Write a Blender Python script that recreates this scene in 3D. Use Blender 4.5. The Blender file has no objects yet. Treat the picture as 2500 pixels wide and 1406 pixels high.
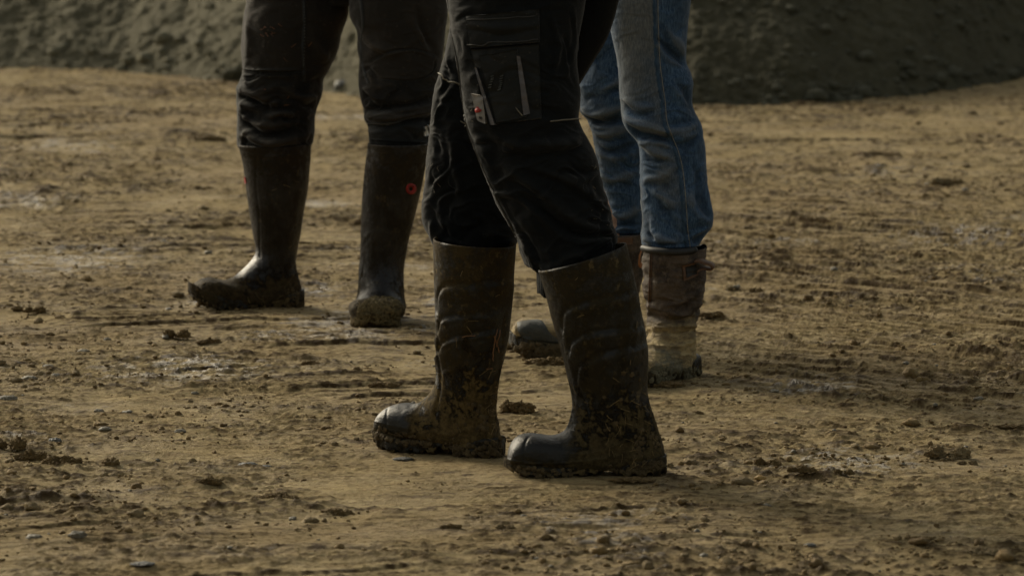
import bpy, math, random
import numpy as np
from mathutils import Vector, Matrix
from mathutils.bvhtree import BVHTree
random.seed(7); RNG = np.random.default_rng(11)
C = bpy.context.scene.collection
R = math.radians

# ------------------------------------------------------------------ camera
F, TH, H = 12800.0, R(6.55), 1.39            # focal length in photo pixels, pitch, height
ct, st = math.cos(TH), math.sin(TH)
CAMP = np.array([0, 0, H])
def ray(px, py):
    a = (px-1250)/F; b = (703-py)/F
    return np.array([a, ct+b*st, -st+b*ct])
def P(px, py, Y):                             # photo direction -> point in the upright plane y = Y
    d = ray(px, py); t = Y/d[1]
    return np.array([d[0]*t, Y, H+d[2]*t])
def G(px, py, z=0.0):                         # point of the ground
    d = ray(px, py); t = (z-H)/d[2]
    return CAMP+d*t
def proj(v):
    v = np.asarray(v)-CAMP
    dep = v[..., 1]*ct - v[..., 2]*st
    up = v[..., 1]*st + v[..., 2]*ct
    return 1250+F*v[..., 0]/dep, 703-F*up/dep

# ------------------------------------------------------------------ noise
def _h(ix, iy, iz):
    n = (ix*374761393 + iy*668265263 + iz*2147483647 + 1013904223).astype(np.int64) & 0xffffffff
    n = (n ^ (n >> 13))*1274126177 & 0xffffffff
    n = (n ^ (n >> 16))*2246822519 & 0xffffffff
    return (n ^ (n >> 15)) & 0xffff
_pm = RNG.permutation(4096).astype(np.int32)
def perlin2(x, y):
    x = np.asarray(x, np.float32); y = np.asarray(y, np.float32)
    fx = np.floor(x); fy = np.floor(y); ix = fx.astype(np.int32); iy = fy.astype(np.int32); fx = x-fx; fy = y-fy
    u = fx*fx*fx*(fx*(fx*6-15)+10); v = fy*fy*fy*(fy*(fy*6-15)+10)
    a0, a1 = _pm[ix & 4095], _pm[(ix+1) & 4095]
    def c(a, j, dx, dy):
        k = _pm[(a+iy+j) & 4095] & 255; return _g2x[k]*dx+_g2y[k]*dy
    p = c(a0, 0, fx, fy); q = c(a1, 0, fx-1, fy); r = c(a0, 1, fx, fy-1); t = c(a1, 1, fx-1, fy-1)
    p += (q-p)*u; r += (t-r)*u
    return (p+(r-p)*v)*1.15
_ga = np.linspace(0, 2*np.pi, 256, endpoint=False); _g2x = np.cos(_ga).astype(np.float32); _g2y = np.sin(_ga).astype(np.float32)
_gb = np.linspace(0, 2*np.pi, 256, endpoint=False)
_gr = RNG.normal(size=(256, 3)); _gr /= np.linalg.norm(_gr, axis=1)[:, None]; _gr = (_gr*1.5).astype(np.float32)
def perlin(x, y, z=None):
    if z is None: return perlin2(x, y)
    x = np.asarray(x, dtype=np.float64); y = np.asarray(y, dtype=np.float64)
    z = np.zeros_like(x)+0.37 if z is None else np.asarray(z, dtype=np.float64)
    x, y, z = np.broadcast_arrays(x, y, z)
    ix, iy, iz = np.floor(x).astype(np.int64), np.floor(y).astype(np.int64), np.floor(z).astype(np.int64)
    fx, fy, fz = (x-ix).astype(np.float32), (y-iy).astype(np.float32), (z-iz).astype(np.float32)
    s = lambda t: t*t*t*(t*(t*6-15)+10)
    u, v, w = s(fx), s(fy), s(fz)
    out = 0
    for dx in (0, 1):
        for dy in (0, 1):
            for dz in (0, 1):
                g = _gr[_h(ix+dx, iy+dy, iz+dz) & 255]
                d = g[..., 0]*(fx-dx)+g[..., 1]*(fy-dy)+g[..., 2]*(fz-dz)
                out = out + d*(u if dx else 1-u)*(v if dy else 1-v)*(w if dz else 1-w)
    return out
def fbm(x, y, z=None, o=4, g=0.5, l=2.03):
    r, a, f = 0, 1.0, 1.0
    for i in range(o):
        r = r + a*perlin(x*f+i*17.3, y*f-i*9.1, None if z is None else z*f+i*5.7); a *= g; f *= l
    return r
def ss(a, b, x):
    t = np.clip((x-a)/(b-a), 0, 1); return t*t*(3-2*t)

# ------------------------------------------------------------------ materials
class NT:
    def __init__(s, name):
        s.m = bpy.data.materials.new(name); s.m.use_nodes = True
        s.t = s.m.node_tree; s.t.nodes.clear()
        s.out = s.t.nodes.new('ShaderNodeOutputMaterial'); s.b = s.t.nodes.new('ShaderNodeBsdfPrincipled')
        s.t.links.new(s.b.outputs[0], s.out.inputs[0])
        s.tc = s.t.nodes.new('ShaderNodeTexCoord').outputs['Object']
    def n(s, typ, **k):
        x = s.t.nodes.new(typ)
        for a, b in k.items(): setattr(x, a, b)
        return x
    def inp(s, sock, v):
        if hasattr(v, 'node'): s.t.links.new(v, sock)
        elif isinstance(v, (tuple, list)) and len(v) == 3 and sock.type == 'RGBA': sock.default_value = (*v, 1)
        else: sock.default_value = v
    def noise(s, scale, detail=4, rough=.55, vec=None, stretch=None, dist=0):
        vec = vec or s.tc
        if stretch:
            mp = s.n('ShaderNodeMapping'); s.t.links.new(vec, mp.inputs[0]); mp.inputs['Scale'].default_value = stretch; vec = mp.outputs[0]
        x = s.n('ShaderNodeTexNoise'); s.t.links.new(vec, x.inputs['Vector'])
        x.inputs['Scale'].default_value = scale; x.inputs['Detail'].default_value = detail; x.inputs['Roughness'].default_value = rough; x.inputs['Distortion'].default_value = dist
        return x.outputs[0]
    def vor(s, scale, feat='F1', vec=None):
        x = s.n('ShaderNodeTexVoronoi', feature=feat); s.t.links.new(vec or s.tc, x.inputs['Vector']); x.inputs['Scale'].default_value = scale
        return x.outputs['Distance']
    def rng(s, v, a, b, c=0., d=1.):
        x = s.n('ShaderNodeMapRange', interpolation_type='SMOOTHSTEP'); s.inp(x.inputs[0], v)
        for i, q in enumerate((a, b, c, d)): x.inputs[i+1].default_value = q
        return x.outputs[0]
    def math(s, op, a, b=0.):
        x = s.n('ShaderNodeMath', operation=op); s.inp(x.inputs[0], a); s.inp(x.inputs[1], b); return x.outputs[0]
    def mix(s, f, a, b, blend='MIX'):
        x = s.n('ShaderNodeMix', data_type='RGBA', blend_type=blend); s.inp(x.inputs[0], f); s.inp(x.inputs[6], a); s.inp(x.inputs[7], b); return x.outputs[2]
    def attr(s, name):
        return s.n('ShaderNodeAttribute', attribute_name=name).outputs['Fac']
    def sep(s):
        x = s.n('ShaderNodeSeparateXYZ'); s.t.links.new(s.tc, x.inputs[0]); return x.outputs
    def bump(s, h, dist, strength=1.0, nxt=None):
        x = s.n('ShaderNodeBump'); s.t.links.new(h, x.inputs['Height']); x.inputs['Distance'].default_value = dist; x.inputs['Strength'].default_value = strength
        if nxt is not None: s.t.links.new(nxt, x.inputs['Normal'])
        return x.outputs[0]
    def done(s, col, rough=.8, nrm=None, spec=.5, sheen=0, metal=0):
        s.inp(s.b.inputs['Base Color'], col); s.inp(s.b.inputs['Roughness'], rough); s.inp(s.b.inputs['Specular IOR Level'], spec)
        s.b.inputs['Sheen Weight'].default_value = sheen; s.b.inputs['Metallic'].default_value = metal
        if sheen: s.b.inputs['Sheen Roughness'].default_value = .35
        if nrm is not None: s.t.links.new(nrm, s.b.inputs['Normal'])
        return s.m

def m_ground():
    s = NT('wet_clay')
    dark, pale = s.attr('dark'), s.attr('pale')
    big = s.noise(1.1, 5, .6); mid = s.noise(9, 6, .62, stretch=(.5, 1, 1)); fine = s.noise(70, 6, .7, stretch=(.6, 1, 1)); spk = s.noise(260, 3, .6)
    c = s.mix(s.rng(mid, .35, .65), (.378, .284, .134), (.515, .396, .200))
    c = s.mix(s.rng(big, .40, .66), c, (.41, .305, .155))
    c = s.mix(s.math('MULTIPLY', s.rng(fine, .50, .66), .65), c, (.135, .080, .021))
    c = s.mix(s.math('MULTIPLY', s.rng(s.noise(38, 4, .6, stretch=(1, .6, 1)), .58, .68), .6), c, (.44, .35, .18))
    c = s.mix(s.math('MULTIPLY', s.rng(spk, .62, .74), .45), c, (.085, .062, .035))
    c = s.mix(s.math('MULTIPLY', s.rng(s.noise(16, 5, .6), .60, .72), .7), c, (.25, .205, .11))
    c = s.mix(s.math('MULTIPLY', s.rng(s.noise(12, 5, .62), .60, .74), .55), c, (.21, .125, .045))
    c = s.mix(s.math('MULTIPLY', pale, .22), c, (.36, .31, .19))
    c = s.mix(s.math('MULTIPLY', s.rng(s.noise(24, 6, .7, stretch=(.45, 1.2, 1)), .53, .64), .55), c, (.135, .090, .036))
    c = s.mix(dark, c, (.082, .049, .016))
    r = s.rng(s.noise(5, 5, .6), .35, .65, .68, .92)
    r = s.mix(pale, r, (.20, .20, .20))
    b1 = s.bump(s.noise(130, 6, .75), .016, 1.0); b2 = s.bump(s.noise(420, 3, .6), .0022, .7, b1)
    sp = s.rng(pale, .1, .8, .16, .6)
    return s.done(c, r, b2, sp)
def m_soil(name, a, b, c2, sc=30, rough=.85, bump=.01):
    s = NT(name)
    n = s.noise(sc, 6, .65); n2 = s.noise(sc*4, 4, .6)
    c = s.mix(s.rng(n, .35, .65), a, b); c = s.mix(s.math('MULTIPLY', s.rng(n2, .55, .7), .7), c, c2)
    return s.done(c, rough, s.bump(n2, bump, .8), .3)
def m_bank(name, a, b, hi):
    s = NT(name)
    n = s.noise(6, 6, .65); n2 = s.noise(28, 6, .7); n3 = s.noise(90, 5, .7)
    c = s.mix(s.rng(n, .38, .62), a, b)
    c = s.mix(s.math('MULTIPLY', s.rng(n2, .55, .72), .8), c, hi)
    c = s.mix(s.math('MULTIPLY', s.rng(s.noise(18, 5, .6), .56, .7), .6), c, tuple(x*.70 for x in a))
    c = s.mix(s.math('MULTIPLY', s.rng(n3, .6, .7), .5), c, tuple(x*1.5 for x in hi))
    return s.done(c, .9, s.bump(n3, .02, .9), .25)
def m_cloth(name, base, dust, dustamt=.35, weave=900, rough=.9, sheen=.15, lowz=None):
    s = NT(name); wr_ = s.rng(s.attr('wear_shade'), -1.0, 5.5, .55, 1.7)
    n = s.noise(9, 6, .65); n2 = s.noise(60, 5, .7)
    base = s.mix(s.attr('panel'), base, (.0060, .0064, .0058))
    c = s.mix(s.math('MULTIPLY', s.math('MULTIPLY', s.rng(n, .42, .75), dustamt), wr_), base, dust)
    c = s.mix(s.rng(s.attr('wear_shade'), 3, 11, 0, dustamt*.7), c, dust)  # dust on fold crests, doubling as painted fold shading
    c = s.mix(s.math('MULTIPLY', s.rng(n2, .60, .76), dustamt*.9), c, tuple(min(1, x*1.8) for x in dust))
    c = s.mix(s.math('MULTIPLY', s.rng(s.noise(200, 2, .5), .68, .74), dustamt*.9), c, tuple(min(1, x*3) for x in dust))
    b1 = s.bump(s.noise(24, 4, .6, stretch=(1, 1, 1.8)), .006, .5)
    b2 = s.bump(s.noise(weave, 2, .5), .0006, .6, b1)
    return s.done(c, rough, b2, .2, sheen)
def m_denim():
    s = NT('blue_denim')
    fade = s.attr('fade'); we = s.attr('wear_shade'); x = s.noise(330, 3, .75, stretch=(1, 1, .22)); y = s.noise(10, 6, .65)
    c = s.mix(s.rng(x, .35, .7), (.016, .040, .085), (.068, .118, .185))
    c = s.mix(s.math('MULTIPLY', s.rng(y, .4, .7), .55), c, (.022, .036, .052))
    c = s.mix(s.math('MULTIPLY', fade, .85), c, s.mix(s.rng(x, .35, .7), (.075, .082, .082), (.135, .137, .125)))
    c = s.mix(s.math('MULTIPLY', s.rng(s.noise(55, 5, .7), .6, .75), .35), c, (.11, .11, .10))
    c = s.mix(s.rng(we, .5, 7, 0, .38), c, (.145, .155, .155)); c = s.mix(s.rng(we, -.5, -5, 0, .55), c, (.012, .022, .036))  # fold crests paler, valleys darker: denim wear plus fold shading painted in
    b1 = s.bump(s.noise(26, 4, .6), .005, .5); b2 = s.bump(x, .0008, .7, b1)
    return s.done(c, .9, b2, .2, .12)
def m_rubber(name, base, mud, lo, hi, gloss=.32, amount=1.0, film=.5, topfilm=0, bias=0):
    # rubber under dried mud: thin film in blotches, crust near the ground; 'clean' marks where the rubber was wiped bare
    s = NT(name); z = s.sep()[2]; bare = s.math('SUBTRACT', 1.0, s.attr('clean'))
    n = s.noise(16, 6, .72); n2 = s.noise(85, 6, .75); n3 = s.noise(9, 6, .68, stretch=(1, 1, .45)); n4 = s.noise(30, 5, .7)
    low = s.rng(z, hi, lo)
    k = s.math('ADD', s.math('MULTIPLY', low, .34), s.math('ADD', s.math('MULTIPLY', n, .7), s.math('MULTIPLY', n2, .3)))
    k = s.math('MULTIPLY', s.rng(k, .66-bias, .74-bias), s.math('MULTIPLY', bare, amount))
    fl = s.math('MULTIPLY', s.rng(n3, .44, .57), film)
    if topfilm: fl = s.math('MAXIMUM', fl, s.math('MULTIPLY', s.math('MULTIPLY', s.rng(z, .24, .33), topfilm), s.rng(n4, .38, .58, .25, 1)))
    fl = s.math('MULTIPLY', fl, s.math('MAXIMUM', bare, .10))
    fl2 = s.math('MULTIPLY', s.math('MULTIPLY', s.rng(n2, .53, .66), film*.8), s.math('MAXIMUM', bare, .12))
    sp = s.rng(s.math('MAXIMUM', fl, k), 0, .6, .36, .12)
    c = s.mix(fl, base, s.mix(n4, tuple(x*.25 for x in mud), tuple(x*.75 for x in mud))); c = s.mix(fl2, c, mud)
    c = s.mix(k, c, s.mix(s.rng(n2, .35, .65), tuple(x*.45 for x in mud), tuple(x*1.25 for x in mud)))
    c = s.mix(s.math('MULTIPLY', s.rng(s.noise(45, 5, .7, stretch=(1, 1, .7)), .60, .70), film), c, tuple(x*1.7 for x in mud))
    r = s.math('ADD', s.math('MULTIPLY', s.math('MAXIMUM', s.math('MAXIMUM', k, fl), fl2), .5), gloss)
    b1 = s.bump(k, .004, .9); b2 = s.bump(n2, .0035, .7, b1); b3 = s.bump(n4, .006, .4, b2)
    return s.done(c, r, b3, sp)
def m_leather():
    s = NT('worn_leather'); z = s.sep()[2]
    n = s.noise(14, 6, .70); n2 = s.noise(70, 6, .74); n3 = s.noise(32, 5, .7, stretch=(1, 1, 2))
    c = s.mix(s.rng(n, .40, .60), (.028, .020, .015), (.088, .066, .047))
    c = s.mix(s.math('MULTIPLY', s.rng(n2, .50, .66), .6), c, (.15, .115, .078))
    zz = s.math('ADD', z, s.math('ADD', s.math('MULTIPLY', n, .18), s.math('MULTIPLY', n3, .07)))
    low = s.rng(zz, .258, .212)
    tan = s.mix(s.rng(n3, .38, .6), (.16, .12, .065), (.36, .275, .135)); tan = s.mix(s.math('MULTIPLY', s.rng(n2, .55, .68), .6), tan, (.09, .07, .045))
    c = s.mix(low, c, tan)
    low2 = s.rng(zz, .182, .150)
    c = s.mix(low2, c, s.mix(s.rng(n2, .35, .65), (.075, .074, .055), (.165, .15, .095)))
    return s.done(c, .8, s.bump(n2, .004, .7, s.bump(n3, .010, .6, s.bump(n, .010, .5))), .3)
def m_flat(name, col, rough=.7, spec=.4):
    s = NT(name); n = s.noise(60, 4, .6)
    return s.done(s.mix(s.rng(n, .3, .7), tuple(x*.75 for x in col), tuple(min(1, x*1.2) for x in col)), rough, s.bump(s.noise(300, 3, .6), .0008, .5), spec)

M = dict(
    ground=m_ground(),
    clod=m_soil('dark_mud', (.115, .074, .026), (.185, .125, .050), (.07, .045, .018), 60),
    clodl=m_soil('tan_mud', (.16, .115, .055), (.24, .18, .09), (.09, .062, .03), 45),
    crumb=m_soil('mud_crumb', (.115, .074, .028), (.21, .145, .06), (.07, .045, .018), 20),
    stone=m_soil('grey_stone', (.12, .11, .085), (.20, .175, .125), (.08, .07, .05), 40, .6, .004),
    slate=m_soil('slate', (.060, .064, .060), (.105, .10, .085), (.035, .038, .038), 40, .5, .004),
    ochre=m_soil('ochre_stone', (.26, .16, .045), (.34, .22, .07), (.16, .10, .04), 40, .6, .004),
    bankL=m_bank('grey_green_soil', (.128, .116, .070), (.142, .128, .080), (.158, .142, .094)),
    bankR=m_bank('dark_green_soil', (.066, .061, .034), (.078, .072, .041), (.094, .086, .054)),
    gravL=m_soil('bank_stone', (.12, .112, .072), (.15, .138, .09), (.10, .094, .062), 12, .85, .01),
    gravR=m_soil('bank_clump', (.050, .050, .031), (.080, .078, .052), (.035, .035, .025), 12, .85, .01),
    brown=m_cloth('brown_work_cloth', (.0155, .0130, .0095), (.034, .027, .019), .6),
    black=m_cloth('black_work_cloth', (.0022, .0032, .0034), (.017, .0155, .012), .30, sheen=.10),
    shell=m_cloth('black_shell_cloth', (.0065, .0075, .0070), (.030, .027, .020), .5, rough=.7),
    jacket=m_cloth('jacket_cloth', (.0025, .003, .003), (.006, .006, .005), .3, sheen=.03),
    denim=m_denim(), leather=m_leather(),
    rubA=m_rubber('muddy_rubber', (.0055, .0060, .0048), (.082, .058, .023), .0, .31, .33, 1, .85, 1.0, .015),
    rubB=m_rubber('dark_muddy_rubber', (.0048, .0054, .0046), (.060, .045, .020), .0, .28, .34, .95, .80, .8, .01),
    rubC=m_rubber('black_rubber', (.0062, .0054, .0048), (.046, .033, .015), .0, .19, .30, .95, .55, .80, .03),
    sole=m_rubber('muddy_sole', (.014, .014, .011), (.085, .062, .028), -.05, .10, .55, 1, .8),
    mud=m_soil('caked_mud', (.050, .035, .015), (.105, .075, .034), (.05, .036, .018), 60, .85, .006),
    moss=m_soil('grassy_mud', (.095, .070, .028), (.15, .115, .05), (.055, .040, .018), 110, .9, .006),
    straw=m_flat('straw', (.20, .14, .055)), red=m_flat('red_enamel', (.30, .016, .013), .6), white=m_flat('white_print', (.50, .50, .48), .6),
    grey=m_flat('grey_piping', (.085, .078, .078)), label=m_flat('pale_label', (.20, .185, .165)), darkp=m_flat('dark_band', (.010, .011, .010), .75),
    thread=m_flat('pale_thread', (.17, .15, .11)), seam=m_flat('seam_thread', (.17, .165, .14)), tan=m_flat('tan_leather', (.105, .055, .028), .65),
    trim=m_flat('dark_binding', (.014, .014, .013), .6), zip=m_flat('zip_teeth', (.16, .15, .13), .5), skin=m_flat('skin', (.45, .28, .2)), hair=m_flat('hair', (.03, .02, .015)))

# ------------------------------------------------------------------ mesh helpers
WM = {}
def link(o, parent=None, M0=None):
    C.objects.link(o)
    L = M0 if M0 is not None else Matrix.Identity(4)
    if parent is not None:
        o.parent = parent; L2 = WM[parent].inverted() @ L
    else: L2 = L
    o.matrix_local = L2; WM[o] = L
def empty(name, loc):
    o = bpy.data.objects.new(name, None); o.empty_display_size = .1
    link(o, None, Matrix.Translation(Vector(loc))); return o
def mesh(name, v, f, mat, parent=None, M0=None, smooth=True, attrs=None, world=True):
    """v: world coordinates (world=True) put into the frame M0 (default: parent's frame)"""
    v = np.asarray(v, dtype=np.float64).reshape(-1, 3)
    if M0 is None: M0 = WM[parent] if parent is not None else Matrix.Identity(4)
    if world:
        A = np.array(M0.inverted()); v = v @ A[:3, :3].T + A[:3, 3]
    me = bpy.data.meshes.new(name)
    f = [np.asarray(q, dtype=np.int32) for q in (f if isinstance(f, list) else [f]) if len(q)]
    me.vertices.add(len(v)); me.vertices.foreach_set('co', v.astype(np.float32).ravel())
    nl = sum(q.size for q in f); npoly = sum(len(q) for q in f)
    me.loops.add(nl); me.loops.foreach_set('vertex_index', np.concatenate([q.ravel() for q in f]))
    me.polygons.add(npoly)
    tot = np.concatenate([np.full(len(q), q.shape[1], dtype=np.int32) for q in f])
    me.polygons.foreach_set('loop_start', np.concatenate([[0], np.cumsum(tot)[:-1]]).astype(np.int32))
    me.polygons.foreach_set('loop_total', tot)
    me.polygons.foreach_set('use_smooth', np.full(npoly, smooth))
    me.update(calc_edges=True); me.validate()
    for k, a in (attrs or {}).items():
        at = me.attributes.new(k, 'FLOAT', 'POINT'); at.data.foreach_set('value', np.asarray(a, dtype=np.float32).ravel())
    if isinstance(mat, (list, tuple)):
        for m_ in mat: me.materials.append(m_)
    else: me.materials.append(mat)
    o = bpy.data.objects.new(name, me); link(o, parent, M0); return o
def gf(nr, nc, closed=False, base=0):
    r = np.arange(nr-1)[:, None]; c = np.arange(nc if closed else nc-1)[None, :]; c2 = (c+1) % nc
    return (np.stack([r*nc+c, r*nc+c2, (r+1)*nc+c2, (r+1)*nc+c], -1).reshape(-1, 4)+base)
def icos(sub):
    t = (1+5**.5)/2
    v = [(-1, t, 0), (1, t, 0), (-1, -t, 0), (1, -t, 0), (0, -1, t), (0, 1, t), (0, -1, -t), (0, 1, -t), (t, 0, -1), (t, 0, 1), (-t, 0, -1), (-t, 0, 1)]
    f = [(0,11,5),(0,5,1),(0,1,7),(0,7,10),(0,10,11),(1,5,9),(5,11,4),(11,10,2),(10,7,6),(7,1,8),(3,9,4),(3,4,2),(3,2,6),(3,6,8),(3,8,9),(4,9,5),(2,4,11),(6,2,10),(8,6,7),(9,8,1)]
    v = [np.array(p)/np.linalg.norm(p) for p in v]
    for _ in range(sub):
        c = {}; nf = []
        def mid(a, b):
            k = (min(a, b), max(a, b))
            if k not in c:
                p = v[a]+v[b]; v.append(p/np.linalg.norm(p)); c[k] = len(v)-1
            return c[k]
        for a, b, d in f:
            x, y, z = mid(a, b), mid(b, d), mid(d, a); nf += [(a, x, z), (b, y, x), (d, z, y), (x, y, z)]
        f = nf
    return np.array(v), np.array(f)
ICO = {k: icos(k) for k in (0, 1, 2, 3, 4)}
class BV:
    def __init__(s, V, Fs):
        s.t = BVHTree.FromPolygons([Vector(p) for p in V], [tuple(map(int, q)) for q in Fs])
    def at(s, px, py, off=0.0):
        d = Vector(ray(px, py)).normalized()
        h, n, i, dist = s.t.ray_cast(Vector(CAMP), d)
        if h is None:
            h, n, i, dist = s.t.find_nearest(Vector(CAMP)+d*s.dep)
        else: s.dep = dist
        if n.dot(d) > 0: n = -n
        return np.array(h+n*off), np.array(n)
    dep = 10.0
def tube(pts, r, n=6, prof=None):
    pts = np.asarray(pts, float); V = []
    for i, p in enumerate(pts):
        t = pts[min(i+1, len(pts)-1)]-pts[max(i-1, 0)]; t /= np.linalg.norm(t)+1e-9
        a = np.cross(t, (0, 1, .3)); a /= np.linalg.norm(a)+1e-9; b = np.cross(t, a)
        rr = r*(prof[i] if prof is not None else 1)
        for k in range(n):
            q = 2*math.pi*k/n; V.append(p+rr*(a*math.cos(q)+b*math.sin(q)))
    return np.array(V), gf(len(pts), n, True)
def join(parts):
    V, Fq, o = [], {}, 0
    for v, f in parts:
        Fq.setdefault(f.shape[1], []).append(f+o); V.append(v); o += len(v)
    return np.concatenate(V), [np.concatenate(x) for x in Fq.values()]
def curve(pts, n=24):
    pts = np.asarray(pts, float)
    if len(pts) == 2: return pts[0]+(pts[1]-pts[0])*np.linspace(0, 1, n)[:, None]
    return cr(np.linspace(0, len(pts)-1, n), pts)
def cr(t, p):                                 # Catmull-Rom through rows of p
    p = np.asarray(p, float); n = len(p); i = np.clip(np.floor(t).astype(int), 0, n-2); f = (t-i)[:, None]
    g = lambda k: p[np.clip(k, 0, n-1)]
    a, b, c, d = g(i-1), g(i), g(i+1), g(i+2)
    return .5*((2*b)+(-a+c)*f+(2*a-5*b+4*c-d)*f**2+(-a+3*b-3*c+d)*f**3)
def line_on(bv, pts, r, off=0.0, n=40, seg=6, wob=0):
    c = curve(pts, n); return tube([bv.at(x, y, off)[0]+RNG.normal(size=3)*wob for x, y in c], r, seg)
def patch(bv, quad, off=.002, nu=16, nv=16, rough=0):
    """raised panel lying on a surface; quad = tl,tr,br,bl"""
    q = [np.array(p, float) for p in quad]; top = []; bot = []
    for j in range(nv):
        for i in range(nu):
            u, v = i/(nu-1), j/(nv-1)
            p = (q[0]*(1-u)+q[1]*u)*(1-v)+(q[3]*(1-u)+q[2]*u)*v
            e = 1.0
            h, n = bv.at(*p, 0); top.append(h); bot.append(n)
    h_, n_ = np.array(top), np.array(bot).reshape(nv, nu, 3)
    for _ in range(6): n_ = (n_+np.roll(n_, 1, 0)+np.roll(n_, -1, 0)+np.roll(n_, 1, 1)+np.roll(n_, -1, 1))/5 if min(nu, nv) > 8 else n_*0+n_.mean((0, 1))
    n_ = n_.reshape(-1, 3); n_ /= np.linalg.norm(n_, axis=1)[:, None]
    top, bot = h_+n_*off, h_-n_*.002; N = nu*nv
    f = gf(nv, nu); ring = [i for i in range(nu)]+[j*nu+nu-1 for j in range(1, nv)]+[(nv-1)*nu+i for i in range(nu-2, -1, -1)]+[j*nu for j in range(nv-2, 0, -1)]
    side = np.array([(ring[k], ring[(k+1) % len(ring)], ring[(k+1) % len(ring)]+N, ring[k]+N) for k in range(len(ring))])
    return np.concatenate([top, bot]), np.concatenate([f, side])
def dist_poly(px, py, pts):
    """distance from pixels to a polyline"""
    best = np.full(px.shape, 1e9); par = np.zeros(px.shape); sgn = np.zeros(px.shape)
    n = len(pts)-1
    for i in range(n):
        a, b = np.array(pts[i], float), np.array(pts[i+1], float); d = b-a; L = d@d+1e-9
        t = np.clip(((px-a[0])*d[0]+(py-a[1])*d[1])/L, 0, 1)
        dx, dy = px-(a[0]+t*d[0]), py-(a[1]+t*d[1]); q = np.hypot(dx, dy)
        m = q < best; best = np.where(m, q, best); par = np.where(m, (i+t)/n, par); sgn = np.where(m, np.sign(d[0]*dy-d[1]*dx), sgn)
    return best, par, sgn

# ------------------------------------------------------------------ cloth tubes
LD = []; FA = 1.45
def wear_shade(n):
    return np.concatenate(LD[-n:])*1000  # fold relief in mm, drives both cloth wear and painted fold shading
def sm(a, k):
    if k <= 0: return a
    x = np.arange(-3*k, 3*k+1); g = np.exp(-x**2/(2*k*k)); g /= g.sum()
    return np.convolve(np.pad(a, 3*k, mode='edge'), g, 'valid')
def leg(edges, Y0, Y1=None, kd=1.0, folds=(), wr=.003, seed=0, tuck=True, drop=1.0, step=2.2, nc=220, wy=None, hem=0, cuff=.74):
    e = np.array(edges, float); y0, y1 = e[0, 0], e[-1, 0]; n = int((y1-y0)/step)
    ys = np.linspace(y0, y1, n); xl = sm(np.interp(ys, e[:, 0], e[:, 1]), 3); xr = sm(np.interp(ys, e[:, 0], e[:, 2]), 3)
    Y1 = Y0 if Y1 is None else Y1; Yc = np.interp(ys, [y0, y1], [Y0, Y1])
    th = np.linspace(0, 2*np.pi, nc, endpoint=False)
    L = np.array([P(a, b, c) for a, b, c in zip(xl, ys, Yc)]); Rr = np.array([P(a, b, c) for a, b, c in zip(xr, ys, Yc)])
    xc = (L[:, 0]+Rr[:, 0])/2; a = (Rr[:, 0]-L[:, 0])/2; b = sm(a, 25)*kd
    z = L[:, 2]
    X = xc[:, None]+a[:, None]*np.cos(th); Y = Yc[:, None]+b[:, None]*np.sin(th); Z = np.repeat(z[:, None], nc, 1)
    nx, ny = np.cos(th)[None, :]*np.ones_like(X), np.sin(th)[None, :]*np.ones_like(X)
    px, py = proj(np.stack([X, Y, Z], -1))
    side = ss(1.0, .80, np.abs(nx))            # outline stays where it is, the faces carry the folds
    front = ss(.15, -.25, ny)
    D = np.zeros_like(X)
    w1 = fbm(X*7+seed, Y*7, Z*12, 3)
    r1 = 1-np.abs(fbm(X*6+seed+w1*.5, Y*6+3, Z*15+w1*1.2, 3))*1.8
    r2 = 1-np.abs(fbm(X*14+seed, Y*14+8, Z*30+w1*2, 2))*1.8
    W = 1.0 if wy is None else np.interp(py, [p[0] for p in wy], [p[1] for p in wy])
    D += wr*W*(r1-.6)*1.6 + wr*.45*W*(r2-.6)
    D *= (.30+.70*side)
    for pts, w, amp in folds:
        c = curve(pts, 14); d, t, sg = dist_poly(px, py, c)
        taper = np.sin(np.pi*np.clip(t, .04, .96))**.6
        ww = w*(1+.25*np.sin(t*9+seed))
        g = np.exp(-(d/ww)**2)-.55*np.exp(-((d-1.7*ww)/(ww*.9))**2)*(sg > 0)
        D += FA*amp*.001*taper*g*(front*side*.9+.1*front)
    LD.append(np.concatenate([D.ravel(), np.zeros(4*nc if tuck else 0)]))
    X = X+nx*D; Y = Y+ny*D
    if hem:
        k = ss(y1-40, y1, ys)[:, None]; Z = Z - k*hem*(.5-.5*ny)*1.0 + k*.003*np.sin(th*5+seed)
    V = np.stack([X, Y, Z], -1)
    if tuck:
        last = V[-1]; c = last.mean(0); ex = []
        for s_, dz in ((.97, -.006), (.90, -.009), (cuff, -.006), (cuff-.02, -.05)):
            q = c+(last-c)*[s_, s_, 1]; q[:, 2] += dz*(drop if dz > -.04 else 1); ex.append(q)
        V = np.concatenate([V, np.array(ex)])
    return V.reshape(-1, 3), gf(len(V), nc, True)

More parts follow.
